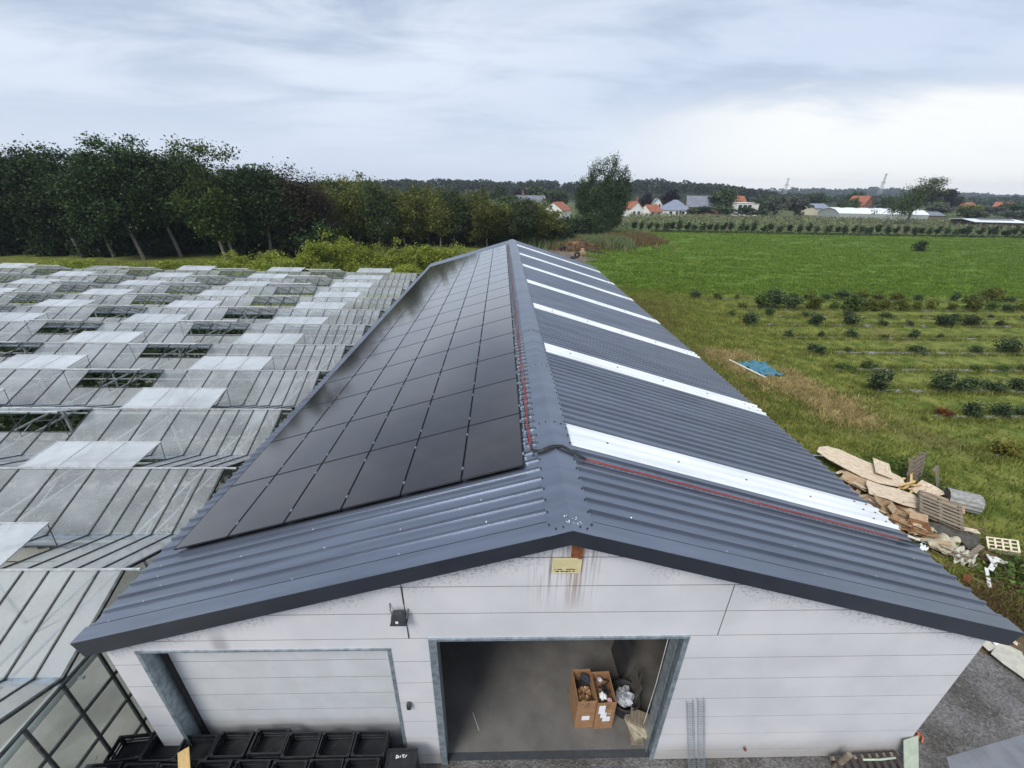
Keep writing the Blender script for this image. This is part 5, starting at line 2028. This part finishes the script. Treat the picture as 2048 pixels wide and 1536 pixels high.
    for i in range(20):
        x = -30 + i * 2.2
        tree('undergrowth_bush', '%s from the left of the dark bushes under the olive green trees' % ordn(i + 1), 'bush', (st, me), (x, 82 + rr.uniform(-2, 3), 0), rr.uniform(0, 6), (.8, .8, rr.uniform(.7, 1.1)), 'dark bushes under the olive green trees')
    for i, (x, y, s) in enumerate(((11.5, 92, 1.3), (14.5, 94, 1.2), (17.5, 97, 1.25), (20, 103, 1.3))):
        tree('undergrowth_bush', '%s from the left of the dark bushes left of the big poplar' % ordn(i + 1), 'bush', (st, me), (x, y, 0), i, (1.1, 1, s), 'dark bushes by the poplar')
    # bright bushes next to the greenhouse
    bk = []
    for s in range(4):
        c, cl2 = crown_mesh('bright_crown', 160 + s, 1.8, 1.5, 1.65, 1.75, 60, 130, .18, .32, hollow=.3, lump=.6, zmin=.05)
        c.materials.append(MAT['leaf_bright'])
        t_ = trunk_mesh('bright_trunk', s, .06, (0, 0, 2.2), cl2, 12, 5)
        t_.materials.append(MAT['bark'])
        bk.append((t_, c))
    B = [(-56.9, 46, 1.3), (-53.7, 47, 1.3), (-50.5, 46, 2.0), (-45.5, 44, 2.0), (-43.0, 44, 1.8), (-40.1, 47, 2.0), (-36.6, 46, 2.1), (-34.4, 48, 2.1), (-31.4, 46, 2.6), (-27.3, 45, 3.6), (-24.9, 43, 3.3), (-23.3, 46, 3.9), (-21.2, 46, 4.5), (-18.9, 47, 5.1), (-16.7, 47, 4.2), (-14.3, 46, 3.5), (-13.0, 48, 3.7), (-10.3, 50, 3.9), (-8.2, 50, 3.7), (-6.0, 52, 2.5), (-26, 42, 2.4), (-20, 42, 2.8), (-16, 42.5, 2.6), (-12, 44, 2.6), (-30, 43, 1.9), (-34, 42.5, 1.5), (-38, 42, 1.3), (-42, 42, 1.3), (-47, 42, 1.2), (-52, 41, 1.2), (-57, 41, 1.1), (-62, 44, 1.4), (-66, 42, 1.2)]
    for i, (x, y, h) in enumerate(B):
        w = .85 if h > 2.8 else .8
        back = y < 44.5 and i > 19
        lb = '%s from the left of the low yellow green bushes at the far greenhouse edge' % ordn(i - 19) if back else '%s from the left of the bright green bushes beyond the greenhouse' % ordn(i + 1)
        tree('green_bush', lb, 'bush', bk[i % 4], (x, y, 0), i * 2.1, (w * 1.5, w * 1.2, h / 3.4), 'bright green bushes beyond the greenhouse')


tall_trees()


def field_trees():
    # big poplar: several upright plumes
    rg = np.random.default_rng(8)
    cs = []
    for (dx, dy, zt, r) in ((-5.2, -.8, 11.5, 2.6), (5.4, -.8, 13.5, 2.4), (0, -1.6, 12.5, 3.0), (2.2, -1.8, 7.5, 3.0), (-3.6, -1.0, 6.5, 3.2), (5.0, -1.2, 8.0, 2.8), (0, 0, 17.5, 2.6), (2.6, .5, 18.4, 2.4), (-2.8, -.4, 16.2, 2.4), (4.8, 0, 15.8, 2.0), (-4.8, .6, 13.2, 2.2), (1.2, -2.2, 15.5, 2.4), (-1.4, 2.2, 16.4, 2.3), (6.1, .3, 12.0, 1.8), (-6.2, 0, 9.5, 2.0), (3.4, -1.5, 12, 2.6), (-3.2, -1.8, 10.5, 2.6), (.3, -2.6, 9, 2.8)):
        n = 19
        z = np.linspace(1.4, zt - .8, n) + rg.normal(size=n) * .3
        w = r * np.sin(np.clip((zt - z) / zt, .05, 1) * 2.2) ** .7
        a = rg.uniform(0, 6.3, n)
        cs.append(np.column_stack([dx * (.3 + .7 * np.minimum(1, z / 9.0)) + np.cos(a) * w * .7, dy + np.sin(a) * w * .7, z]))
    cc = np.concatenate(cs)
    p = np.repeat(cc, 150, 0) + rg.normal(size=(len(cc) * 150, 3)) * np.array([.55, .55, .62])
    p = p[p[:, 2] > .3]
    v, q = leaf_quads(p, .33, rg, .1)
    me = np_mesh('poplar_crown', v, q)
    me.materials.append(MAT['leaf_poplar'])
    tr = trunk_mesh('poplar_trunk', 5, .5, (0, 0, 14), cc, 26)
    tr.materials.append(MAT['bark'])
    tree('poplar_tree', 'big dark green poplar standing alone behind the end of the shed', 'tree', (tr, me), (24.8, 112, 0))
    # wind swept willow
    cs = []
    for i in range(130):
        t = rg.random()
        zz = 5 + 10.0 * t + rg.normal() * .8
        xx = -4 + 9.5 * t + rg.normal() * (2.7 - .6 * t)
        cs.append((xx, rg.normal() * 1.8, zz))
    cc = np.array(cs)
    p = np.repeat(cc, 80, 0) + rg.normal(size=(len(cc) * 80, 3)) * np.array([.95, .7, .55])
    v, q = leaf_quads(p, .42, rg, .1)
    me = np_mesh('willow_crown', v, q)
    me.materials.append(MAT['leaf_village'])
    tr = trunk_mesh('willow_trunk', 5, .5, (.5, 0, 9), cc, 20)
    tr.materials.append(MAT['bark_pale'])
    tree('willow_tree', 'wind bent willow leaning right above the hedge', 'tree', (tr, me), (141.5, 150, 0))
    me, cl = crown_mesh('field_bush_crown', 9, 1.15, 1.0, 1.0, 1.05, 24, 50, .28, .3, hollow=.3)
    me.materials.append(MAT['leaf_poplar'])
    tr = trunk_mesh('field_bush_trunk', 5, .07, (0, 0, 1.2), cl, 8)
    tr.materials.append(MAT['bark'])
    tree('field_bush', 'single dark bush standing alone in the green field', 'bush', (tr, me), (82.95, 81.4, 0))
    # hedge of separate pollards
    ks = []
    for s in range(5):
        m2, cl = crown_mesh('hedge_crown', 180 + s, .62, .6, 1.1, 1.55, 18, 44, .28, .24, hollow=.2, lump=.6, off=(.3, 0))
        m2.materials.append(MAT['leaf_tall' if s % 2 else 'leaf_poplar'])
        t2 = trunk_mesh('hedge_trunk', s, .08, (.1, 0, 1.5), cl, 5, 5)
        t2.materials.append(MAT['bark'])
        ks.append((t2, m2))
    rr = random.Random(19)
    x = 35.5
    i = 0
    while x < 168:
        i += 1
        y = 118.2 - (x - 35) * .022
        tree('hedge_shrub', '%s shrub from the poplar in the long hedge behind the field' % ordn(i), 'shrub', ks[i % 5], (x, y + rr.uniform(-.4, .4), 0), rr.uniform(-.6, .6), (rr.uniform(.85, 1.35), 1, rr.uniform(.75, 1.15)), 'hedge behind the field')
        x += rr.uniform(1.7, 3.0)
    rg = np.random.default_rng(11)
    n = 9000
    xx = rg.uniform(40, 175, n)
    c = np.column_stack([xx, 116.6 - (xx - 35) * .022 + rg.normal(size=n) * .6, np.abs(rg.normal(size=n)) * .24])
    v, q = leaf_quads(c, .42, rg, .2)
    stuff(put('hedge_bottom', np_mesh('hedge_bottom', v, q), 'leaf_tall'), 'low dark growth along the foot of the hedge', 'undergrowth')
    # orchard / nursery rows behind the hedge
    vs_, qs_ = [], []
    pts = []
    mbp = MB()
    for r in range(19):
        y = 123 + r * 3.6
        n = int((70 + 12 * r * .6 + 120) * 3.4)
        x0, x1 = 33 + r * 1.2, 190 + r * 4.5
        xx = rg.uniform(x0, x1, n)
        pts.append(np.column_stack([xx, y + rg.normal(size=n) * .35, rg.uniform(.2, 1.5, n)]))
        xp = x0
        while xp < x1:
            mbp.bar((xp, y, 0), (xp + rr.uniform(-.1, .25), y, rr.uniform(1.7, 2.3)), .11)
            xp += rr.uniform(3.2, 5)
    c = np.concatenate(pts)
    v, q = leaf_quads(c, .75, rg, .2)
    stuff(put('orchard_rows', np_mesh('orchard_rows', v, q), 'orchard_leaf'), 'pale green rows of fruit bushes between the hedge and the houses', 'orchard')
    stuff(mbp.build('orchard_stakes', 'timber_grey'), 'grey stakes in the fruit rows behind the hedge', 'stakes')
    # brush pile with tyres
    rr = random.Random(6)
    t = thing('brush_pile', 'brown heap of cut branches on bare soil beyond the shed', 'brush pile', (13.2, 77.5, 0))
    mb = MB()
    for i in range(520):
        a = rr.uniform(0, 6.3)
        rad = 3.3 * math.sqrt(rr.random())
        x, y = math.cos(a) * rad * 1.1, math.sin(a) * rad
        z = max(.05, 2.0 * (1 - (rad / 3.5) ** 1.4)) * rr.uniform(.3, 1.05)
        b = rr.uniform(0, 6.3)
        l = rr.uniform(.5, 1.6)
        mb.bar((x, y, z), (x + math.cos(b) * l, y + math.sin(b) * l, max(.03, z + rr.uniform(-.5, .4))), rr.uniform(.03, .09))
    stuff(mb.build('branches', 'brush_brown', t))
    mb = MB()
    mb.prism([(3 * math.cos(w * .523), 2.7 * math.sin(w * .523)) for w in range(12)], 2, 0, .5)
    mb.box((0, 0, .9), (3.2, 2.8, .9), None, .5)
    mb.build('heap_core', 'brush_brown', t)

    def torus(r, r2, n=16, m=7):
        mb = MB()
        for i in range(n):
            a = 2 * math.pi * i / n
            for j in range(m):
                b = 2 * math.pi * j / m
                mb.v.append(((r + r2 * math.cos(b)) * math.cos(a), (r + r2 * math.cos(b)) * math.sin(a), r2 * math.sin(b)))
        for i in range(n):
            for j in range(m):
                mb.f.append((i * m + j, ((i + 1) % n) * m + j, ((i + 1) % n) * m + (j + 1) % m, i * m + (j + 1) % m))
        return mb.mesh('tyre')
    ty = torus(.38, .15)
    ty.materials.append(MAT['black_rubber'])
    for i, (x, y, z, rx, lb) in enumerate(((15.4, 73.2, .16, 0, 'black tyre lying flat at the right foot of the brush pile'), (16.5, 72.4, .16, 0, 'rightmost black tyre lying in the grass by the brush pile'), (9.8, 74.6, .5, 1.3, 'black tyre standing at the left foot of the brush pile'), (10.6, 74.4, .5, 1.1, 'black tyre leaning on the brush pile beside the standing one'), (11.4, 66.2, .5, 1.2, 'black tyre standing on the bare soil near the shed eave'), (10.7, 65.8, .16, 0, 'black tyre lying flat on the bare soil near the shed eave'))):
        o = put('tyre', ty, None, None, True, (x, y, z), (rx, .1, i * .8))
        tag(o, lb, 'tyre')
    for i, (x, y) in enumerate(((12.9, 69.8), (13.6, 73.6))):
        o = MB().box((0, 0, .3), (.9, .6, .6)).box((0, -.31, .3), (.7, .03, .4)).build('concrete_block', 'ply_tan')
        o.location = (x, y, 0)
        o.rotation_euler = (0, 0, .4 + i)
        tag(o, ('nearer' if i == 0 else 'farther') + ' pale block standing before the brush pile', 'block')


field_trees()


# ------------------------------------------------------------------ village
def gable_house(name, label, cat, x, y, w, d, hw, hr, wall, roof_, rz=0.0, axis='x', windows=(), chimney=None, hip=False, door=None):
    """box house; axis 'x' = ridge runs left to right, 'y' = gable faces the viewer"""
    t = thing(name, label, cat, (x, y, 0), (0, 0, rz))
    mb = MB()
    o = .35
    if axis == 'x':
        if hip:
            mb.span((-w / 2, -d / 2, -.2), (w / 2, d / 2, hw))
        else:
            mb.prism([(-d / 2, -.2), (d / 2, -.2), (d / 2, hw), (0, hw + hr), (-d / 2, hw)], 0, -w / 2, w / 2)
    else:
        mb.prism([(-w / 2, -.2), (w / 2, -.2), (w / 2, hw), (0, hw + hr), (-w / 2, hw)], 1, -d / 2, d / 2)
    mb.build('wall', wall, t)
    mb = MB()
    if hip:
        n = len(mb.v)
        e = o
        rl = max(0.2, (w - d) / 2)
        mb.v += [(-w / 2 - e, -d / 2 - e, hw - .05), (w / 2 + e, -d / 2 - e, hw - .05), (w / 2 + e, d / 2 + e, hw - .05), (-w / 2 - e, d / 2 + e, hw - .05), (-rl, 0, hw + hr), (rl, 0, hw + hr)]
        mb.f += [(0, 1, 5, 4), (1, 2, 5), (2, 3, 4, 5), (3, 0, 4), (3, 2, 1, 0)]
    else:
        span = d if axis == 'x' else w
        ln = w if axis == 'x' else d
        k = hr / (span / 2)
        a = [(0, hw + hr + .18), (span / 2 + o, hw - o * k + .18), (span / 2 + o, hw - o * k + .02), (0, hw + hr + .02), (-span / 2 - o, hw - o * k + .02), (-span / 2 - o, hw - o * k + .18)]
        mb.prism(a, 0 if axis == 'x' else 1, -ln / 2 - .25, ln / 2 + .25)
    r_ = mb.build('roof', roof_, t)
    if chimney:
        MB().span((chimney[0] - .35, chimney[1] - .35, hw + hr * .3), (chimney[0] + .35, chimney[1] + .35, hw + hr + chimney[2])).build('chimney', 'brick_red', r_)
    for (wx, wz, ww, wh) in windows:
        f = MB().span((wx - ww / 2 - .08, -d / 2 - .05, wz - .08), (wx + ww / 2 + .08, -d / 2 - .01, wz + wh + .08)).build('window', 'render_white' if wall != 'render_white' else 'slate', t)
        MB().span((wx - ww / 2, -d / 2 - .08, wz), (wx + ww / 2, -d / 2 - .055, wz + wh)).build('pane', 'window_dark', f)
    if door:
        MB().span((door - .5, -d / 2 - .07, 0), (door + .5, -d / 2 - .012, 2.1)).build('door', 'wood_dark', t)
    return t


def village():
    gable_house('cottage', 'small white cottage with bright orange tiled roof behind the orchard', 'house', 65.5, 196, 7.6, 6.5, 1.9, 2.6, 'render_white', 'tile_orange', .55, 'x', ((-2.2, .5, .9, 1.1), (1.8, .5, .9, 1.1)), None, False, 0)
    gable_house('bungalow', 'white house under a broad blue grey hipped roof right of the orange cottage', 'house', 80.2, 207, 12.0, 10, 2.3, 4.3, 'render_white', 'slate_blue', .12, 'x', ((-4, .6, 1.2, 1.1), (-1, .6, 1.2, 1.1), (2, .6, 1.2, 1.1), (4.4, .6, 1.0, 1.1)), None, True, .6)
    t = gable_house('brick_barn', 'long brick house with a large grey slate roof', 'house', 98, 218, 15.5, 9, 3.6, 4.6, 'brick_red', 'slate', -.22, 'x', ((-4, .8, 1.2, 1.2), (0, .8, 1.2, 1.2), (4, .8, 1.2, 1.2)), (5, 0, .8))
    # modern white box house
    t = thing('modern_house', 'white flat roofed modern house behind the dark bush', 'house', (113.2, 211, 0), (0, 0, .1))
    MB().span((-4.2, -4, -.2), (4.2, 4, 5.6)).build('wall', 'render_white', t)
    MB().span((-4.4, -4.2, 5.605), (4.4, 4.2, 5.95)).build('roof', 'render_white', t)
    for wx in (-2.4, 0, 2.4):
        f = MB().span((wx - .95, -4.05, 2.4), (wx + .95, -4.005, 4.9)).build('window', 'slate', t)
        MB().span((wx - .85, -4.08, 2.5), (wx + .85, -4.055, 4.8)).build('pane', 'window_dark', f)
    gable_house('house', 'house with orange tiled roof behind the modern white one', 'house', 119.8, 228, 7, 7, 5.6, 2.8, 'brick_red', 'tile_orange', .1, 'x', ((-1.5, 3, 1, 1.2),))
    t = thing('white_annex', 'low white annex right of the modern house', 'house', (119.2, 211.5, 0))
    MB().span((-2.4, -2, -.2), (2.4, 2, 5.4)).build('wall', 'render_white', t)
    MB().span((-2.6, -2.2, 5.405), (2.6, 2.2, 5.7)).build('roof', 'slate', t)
    gable_house('brick_house', 'brick and white house with tall chimney half hidden by the poplar', 'house', 56.0, 192, 6, 7, 3.2, 2.6, 'render_white', 'tile_orange', .3, 'y', ((-1.2, .6, 1, 1.4), (1.2, .6, 1, 1.4)), (1.8, 0, 2.0))
    gable_house('bungalow', 'low cream bungalow with blue grey roof beside the grey green willows', 'house', 165, 232, 10, 8, 3.4, 2.0, 'render_cream', 'slate_blue', .3, 'x', ((-2, 1, 1.4, 1.2), (2, 1, 1.4, 1.2)))
    gable_house('brick_house', 'red brick house showing its steep gable above the long glasshouse', 'house', 212, 262, 11, 10, 3.2, 6.2, 'brick_red', 'tile_orange', .35, 'y', ((-2, 3.6, 1.1, 1.3), (1.6, 3.6, 1.1, 1.3)))
    gable_house('white_house', 'white gabled house with orange roof seen between the trees and the poplar', 'house', 20.2, 167, 7.8, 9, 3.1, 2.6, 'render_white', 'tile_orange', -.5, 'y', ((-.9, 3.4, .8, 1.2), (-1.8, .6, 1.1, 1.2), (1.8, .6, 1.1, 1.2)))
    gable_house('grey_house', 'grey roofed house with chimney rising behind the olive green trees', 'house', 10.5, 192, 14, 9, 3.6, 3.8, 'render_cream', 'slate', .15, 'x', ((-4, 1.5, 1.2, 1.4), (3, 1.5, 1.2, 1.4)), (-2.4, 0, 2.0))
    gable_house('cream_house', 'cream house left of the grey roofed house behind the trees', 'house', 3.4, 186, 6, 7, 3.2, 2.4, 'render_cream', 'slate', .4, 'y', ((-1.2, 1, .9, 1.2), (1.2, 1, .9, 1.2)))
    gable_house('white_house', 'small house with a pointed white gable behind the orange cottage', 'house', 79.5, 231, 7, 7, 3.0, 3.6, 'render_white', 'slate', -.1, 'y', ((-1.0, 2.4, .7, 1.6), (1.0, 2.4, .7, 1.6)))
    gable_house('farm_house', 'far cream house with white gable at the right edge', 'house', 379, 332, 9, 9, 3.0, 3.8, 'render_cream', 'tile_orange', .6, 'y', ((-2, 1, 1.2, 1.2), (2, 1, 1.2, 1.2)))
    gable_house('farm_house', 'far house with brown roof between the round trees at the right edge', 'house', 352, 335, 16, 9, 3.0, 3.0, 'brick_red', 'tile_orange', .2, 'x', ((-4, 1, 1.2, 1.2), (3, 1, 1.2, 1.2)))
    # glasshouse behind the hedge
    t = thing('long_glasshouse', 'long low glasshouse with white roof behind the hedge', 'glasshouse', (161, 191, 0), (0, 0, -.03))
    MB().prism([(-7, 0), (7, 0), (7, 2.7), (4, 4.1), (0, 4.7), (-4, 4.1), (-7, 2.7)], 0, -18, 20).build('side_panes', 'far_tunnel', t)
    MB().prism([(-7.05, 2.75), (-4, 4.16), (0, 4.78), (4, 4.16), (7.05, 2.75), (7.05, 2.9), (4, 4.32), (0, 4.95), (-4, 4.32), (-7.05, 2.9)], 0, -18.2, 20.2).build('roof', 'far_white', t)
    mb = MB()
    for i in range(20):
        mb.bar((-18 + 2 * i, -7.06, 0), (-18 + 2 * i, -7.06, 2.75), .12)
    mb.bar((-18, -7.08, 1.0), (20, -7.08, 1.0), .12)
    mb.build('side_bars', 'alu_bar', t)
    for i in range(5):
        MB().span((-14 + 6.2 * i, -1, 4.96), (-12 + 6.2 * i, .4, 5.05)).build('roof_vent', 'window_dark', t)
    gable_house('farm_shed', 'grey roofed shed right of the long glasshouse', 'shed', 186, 192, 13, 8, 2.4, 1.3, 'timber_grey', 'slate', -.02, 'x')
    t = thing('field_shelter', 'dark timber field shelter with pale metal roof at the right edge of the hedge', 'shed', (171.5, 151, 0), (0, 0, -.12))
    MB().prism([(-5, 0), (5, 0), (5, 2.6), (0, 2.9), (-5, 2.2)], 0, -8, 8).build('wall', 'wood_dark', t)
    MB().prism([(-5.4, 2.22), (0, 2.95), (5.3, 2.66), (5.3, 2.8), (0, 3.12), (-5.4, 2.38)], 0, -8.6, 8.6).build('roof', 'far_white', t)
    MB().prism([(-2.6, 2.80), (-.2, 3.12), (-.2, 3.2), (-2.6, 2.88)], 0, -4.5, 6.5).build('roof_panel', 'slate', t)
    # white glasshouses glimpsed through the trees
    for i, (x, y, w, d, h) in enumerate(((-26, 118, 34, 14, 4.4), (-14, 101, 40, 10, 1.6))):
        t = thing('glasshouse', ('white glasshouse roof' if i == 0 else 'low white plastic tunnel') + ' glimpsed through the olive green trees', 'glasshouse', (x, y, 0))
        MB().prism([(-d / 2, 0), (d / 2, 0), (d / 2, h * .6), (0, h), (-d / 2, h * .6)], 0, -w / 2, w / 2).build('cover', 'far_white', t)
        mb = MB()
        for k in range(12):
            mb.bar((-w / 2 + k * w / 11, -d / 2 - .05, 0), (-w / 2 + k * w / 11, -d / 2 - .05, h * .6), .1)
        mb.build('frame', 'alu_bar', t)
    # parasol in a garden
    t = thing('garden_parasol', 'pale garden parasol before the brick house', 'parasol', (89.5, 203, 0))
    MB().tube([(0, 0, 0), (0, 0, 2.4)], .05, 6).build('pole', 'alu_bar', t)
    mb = MB()
    mb.v = [(0, 0, 2.7)] + [(1.7 * math.cos(k * math.pi / 4), 1.7 * math.sin(k * math.pi / 4), 2.1) for k in range(8)]
    mb.f = [(0, 1 + k, 1 + (k + 1) % 8) for k in range(8)] + [tuple(range(8, 0, -1))]
    mb.build('canopy', 'far_white', t)
    # village trees
    base = {}
    for i, (mat, sd) in enumerate((('leaf_village', 200), ('leaf_tall_light', 201), ('leaf_purple', 202), ('leaf_grey', 203), ('leaf_poplar', 204), ('leaf_lime', 205), ('leaf_village', 206))):
        me, cl = crown_mesh('village_crown', sd, .5, .5, .44, .56, 60, 46, .085, .075, hollow=.25, lump=.35, zmin=.02)
        me.materials.append(MAT[mat])
        tr = trunk_mesh('village_trunk', sd, .03, (0, 0, .5), cl, 6, 5)
        tr.materials.append(MAT['bark'])
        base[i] = (tr, me)
    nm = {0: 'mid green', 1: 'yellow green', 2: 'dark purple leaved', 3: 'grey green', 4: 'dark green', 5: 'lime green', 6: 'full green'}
    V = [(71.7, 225, 9.6, 6.5, 2, 'left of the pointed white gable'), (84.0, 225, 11.6, 7.5, 2, 'behind the blue grey roof'), (106.2, 213, 12.6, 14.1, 6, 'right of the slate roof'), (121.3, 240, 11.8, 9.0, 1, 'behind the modern house'),
         (123.8, 200, 9.8, 9.8, 3, 'left of two willows right of the white annex'), (134.0, 200, 9.2, 10.6, 3, 'right of two willows right of the white annex'), (124.7, 216, 7.4, 7.1, 4, 'behind the white annex'), (92.7, 203, 4.2, 9.1, 4, 'before the slate roofed house'), (103, 202, 4.0, 10, 4, 'low before the slate roofed house'),
         (110.5, 199, 4.2, 7.5, 4, 'round before the modern house'), (117.5, 199, 3.4, 8, 6, 'low before the white annex'), (86.2, 200, 3.8, 4.4, 0, 'beside the parasol'), (212.8, 300, 11.0, 13.3, 4, 'far behind the cream bungalow'), (196, 280, 11.5, 12, 0, 'left of the red brick gable'), (230.3, 290, 12.0, 11.6, 4, 'behind the red brick gable'),
         (203.6, 256, 8.2, 7.9, 4, 'at the left corner of the red brick gable'), (222, 254, 9.2, 8.8, 4, 'at the right corner of the red brick gable'), (233, 262, 9.0, 9, 0, 'right of the red brick gable'), (238.4, 240, 14.2, 16.3, 2, 'big and domed right of the bent willow'), (215.3, 215, 8.0, 11.9, 3, 'below the domed purple tree'), (205, 222, 8.0, 10.3, 6, 'just right of the bent willow'),
         (233.8, 218, 6.8, 9.8, 5, 'right below the domed purple tree'), (251.4, 225, 6.0, 12.5, 3, 'above the field shelter'), (269.5, 230, 7.8, 12.8, 4, 'at the far right edge'), (299.1, 260, 5.5, 9, 0, 'behind the far right bushes'), (90, 262, 8.5, 9, 0, 'behind the slate roof to the left'), (152.7, 262, 8.5, 9.5, 4, 'behind the right willow'),
         (77.5, 300, 10.3, 13.3, 0, 'far behind the purple trees'), (-1.9, 260, 12.3, 11.8, 6, 'above the olive trees left of the grey house'), (19.5, 262, 11.6, 17.6, 6, 'broad behind the white gabled house'), (8.8, 285, 9.8, 12.5, 2, 'behind the grey roofed house'), (32, 262, 10.2, 11.8, 4, 'between white gabled house and poplar'), (-15.6, 250, 9.5, 11.1, 3, 'above the middle of the olive trees'),
         (302.7, 300, 10.9, 16.7, 4, 'behind the domed purple tree to the right'), (185.6, 240, 7.4, 8.4, 6, 'between the cream bungalow and the glasshouse'), (176, 222, 6.6, 7.5, 0, 'right of the cream bungalow'), (142, 236, 8.0, 9.5, 6, 'left of the cream bungalow'), (134, 262, 9.5, 11, 0, 'behind both grey green willows'), (172, 290, 10.0, 13, 6, 'far behind the cream bungalow roof'), (60, 235, 8.2, 9, 6, 'behind the tall chimney'), (48, 220, 8.0, 10, 4, 'right behind the poplar'),
         (-30, 230, 8.5, 11, 4, 'far left above the olive trees'), (-45, 240, 9.0, 12, 0, 'farthest left above the olive trees'), (40, 190, 5.6, 9, 4, 'low behind the poplar'), (193, 214, 5.6, 9, 0, 'behind the grey roofed shed'), (222, 205, 5.0, 11, 6, 'low left of the field shelter'), (245, 205, 4.6, 12, 3, 'low right behind the field shelter')]
    for i, (x, y, h, w, k, lb) in enumerate(V):
        tree('village_tree', '%s tree %s' % (nm[k], lb), 'tree', base[k], (x, y, 0), i * 1.7, (w, w, h), 'trees between the houses')
    # far wood on the rise, and the hazy hills
    rg = np.random.default_rng(17)

    def wood(name, prof, depth, y0, label, lsize, ntree, tr_r, per, hill_name):
        px = np.array([p[0] for p in prof])
        pz = np.array([p[1] for p in prof])
        tx = rg.uniform(px[0], px[-1], ntree)
        ty = y0 + rg.random(ntree) ** 1.2 * depth
        front = 1 - (ty - y0) / depth
        top = np.interp(tx, px, pz) * (1 - .34 * front) + rg.normal(size=ntree) * tr_r * .18
        d = unit(rg, ntree * per)
        d[:, 2] = np.abs(d[:, 2]) * 1.0 - .25
        rr_ = tr_r * rg.uniform(.7, 1.25, ntree)
        rep = np.repeat(np.column_stack([tx, ty, top - rr_]), per, 0)
        p = rep + d * np.repeat(rr_, per)[:, None] * rg.uniform(.75, 1.05, (ntree * per, 1))
        v, q = leaf_quads(p, lsize, rg, .1)
        stuff(put(name, np_mesh(name, v, q), 'leaf_wood'), label, 'wood')
        # hill under the trees
        nx = 40
        hx = np.linspace(px[0] - depth, px[-1] + depth * .4, nx)
        hz = np.interp(hx, px, pz) - tr_r * 1.6
        hz[0] = hz[-1] = -1
        prof_y = [(-.12, 0), (.0, .5), (.5, .86), (1.0, .95), (2.5, -.02)]
        v = np.array([(x, y0 + a * depth, max(-1, z) * b) for a, b in prof_y for x, z in zip(hx, hz)])
        q = np.array([(j * nx + i, j * nx + i + 1, (j + 1) * nx + i + 1, (j + 1) * nx + i) for j in range(len(prof_y) - 1) for i in range(nx - 1)])
        o = put(hill_name, np_mesh(hill_name, v, q), 'leaf_wood')
        struct(o)

    WP = [(-520, 14), (-291, 13.6), (-167, 15.9), (-119, 18.9), (-61, 19.9), (-22, 20.5), (17, 18.6), (46, 21.2), (76, 20), (124, 22.6), (164, 24.5), (204, 23.5), (244, 21.5), (265, 19.6), (282, 15)]
    wood('far_wood', WP, 110, 450, 'dark wooded ridge behind the village', 2.6, 1500, 5.0, 34, 'wooded_rise')
    HP = [(560, 15), (655, 16.6), (746, 20.4), (842, 23.2), (921, 29.3), (1003, 27.1), (1057, 29.1), (1191, 33.8), (1276, 29.1), (1332, 27.6), (1401, 22.7), (1617, 17.6), (1900, 20)]
    wood('distant_wood', HP, 260, 1200, 'bluish distant wooded hills on the right horizon', 6.5, 1100, 10.0, 26, 'distant_hills')
    MP = [(180, 9.0), (260, 10.5), (330, 11.5), (420, 11), (560, 11), (760, 12)]
    wood('middle_wood', MP, 160, 420, 'mid distance tree belt before the bluish hills', 2.8, 700, 4.6, 26, 'field_rise')
    # pylons
    for i, (x, y, h, lb) in enumerate(((688, 1100, 43, 'small far pylon above the end of the wooded ridge'), (840, 1000, 53, 'taller pylon above the hills left of the bent willow'))):
        t = thing('power_pylon', lb, 'pylon', (x, y, 0), (0, 0, .3))
        mb = MB()
        n = 9
        for k in range(n):
            z0, z1 = h * k / n, h * (k + 1) / n
            w0, w1 = 3.2 * (1 - k / n) + .5, 3.2 * (1 - (k + 1) / n) + .5
            for sx in (-1, 1):
                for sy in (-1, 1):
                    mb.bar((sx * w0, sy * w0, z0), (sx * w1, sy * w1, z1), .5)
                mb.bar((sx * w0, -w0, z0), (-sx * w1, -w1, z1), .28)
                mb.bar((-w0, sx * w0, z0), (-w1, -sx * w1, z1), .28)
        mb.build('tower', 'pylon', t)
        for z, w in ((h * .96, 5.5), (h * .66, 8)):
            a = MB()
            a.bar((-w, 0, z), (w, 0, z), .8)
            a.bar((-w, 0, z), (0, 0, z + 1.8), .5)
            a.bar((w, 0, z), (0, 0, z + 1.8), .5)
            a.build('cross_arm', 'pylon', t)


village()


# ------------------------------------------------------------------ air
def haze():
    mb = MB()
    mb.span((-700, -40, -1.2), (2200, 1900, 60))
    o = mb.build('haze', None)
    m = bpy.data.materials.new('haze_air')
    m.use_nodes = True
    t = m.node_tree
    t.nodes.remove(t.nodes['Principled BSDF'])
    v = t.nodes.new('ShaderNodeVolumePrincipled')
    v.inputs['Color'].default_value = (.72, .82, 1.0, 1)
    v.inputs['Density'].default_value = .0002
    t.links.new(v.outputs[0], t.nodes['Material Output'].inputs['Volume'])
    o.data.materials.append(m)
    o['kind'] = 'stuff'
    o['label'] = 'thin pale haze over the whole landscape'
    o['category'] = 'haze'


HAZE = True
if HAZE:
    haze()
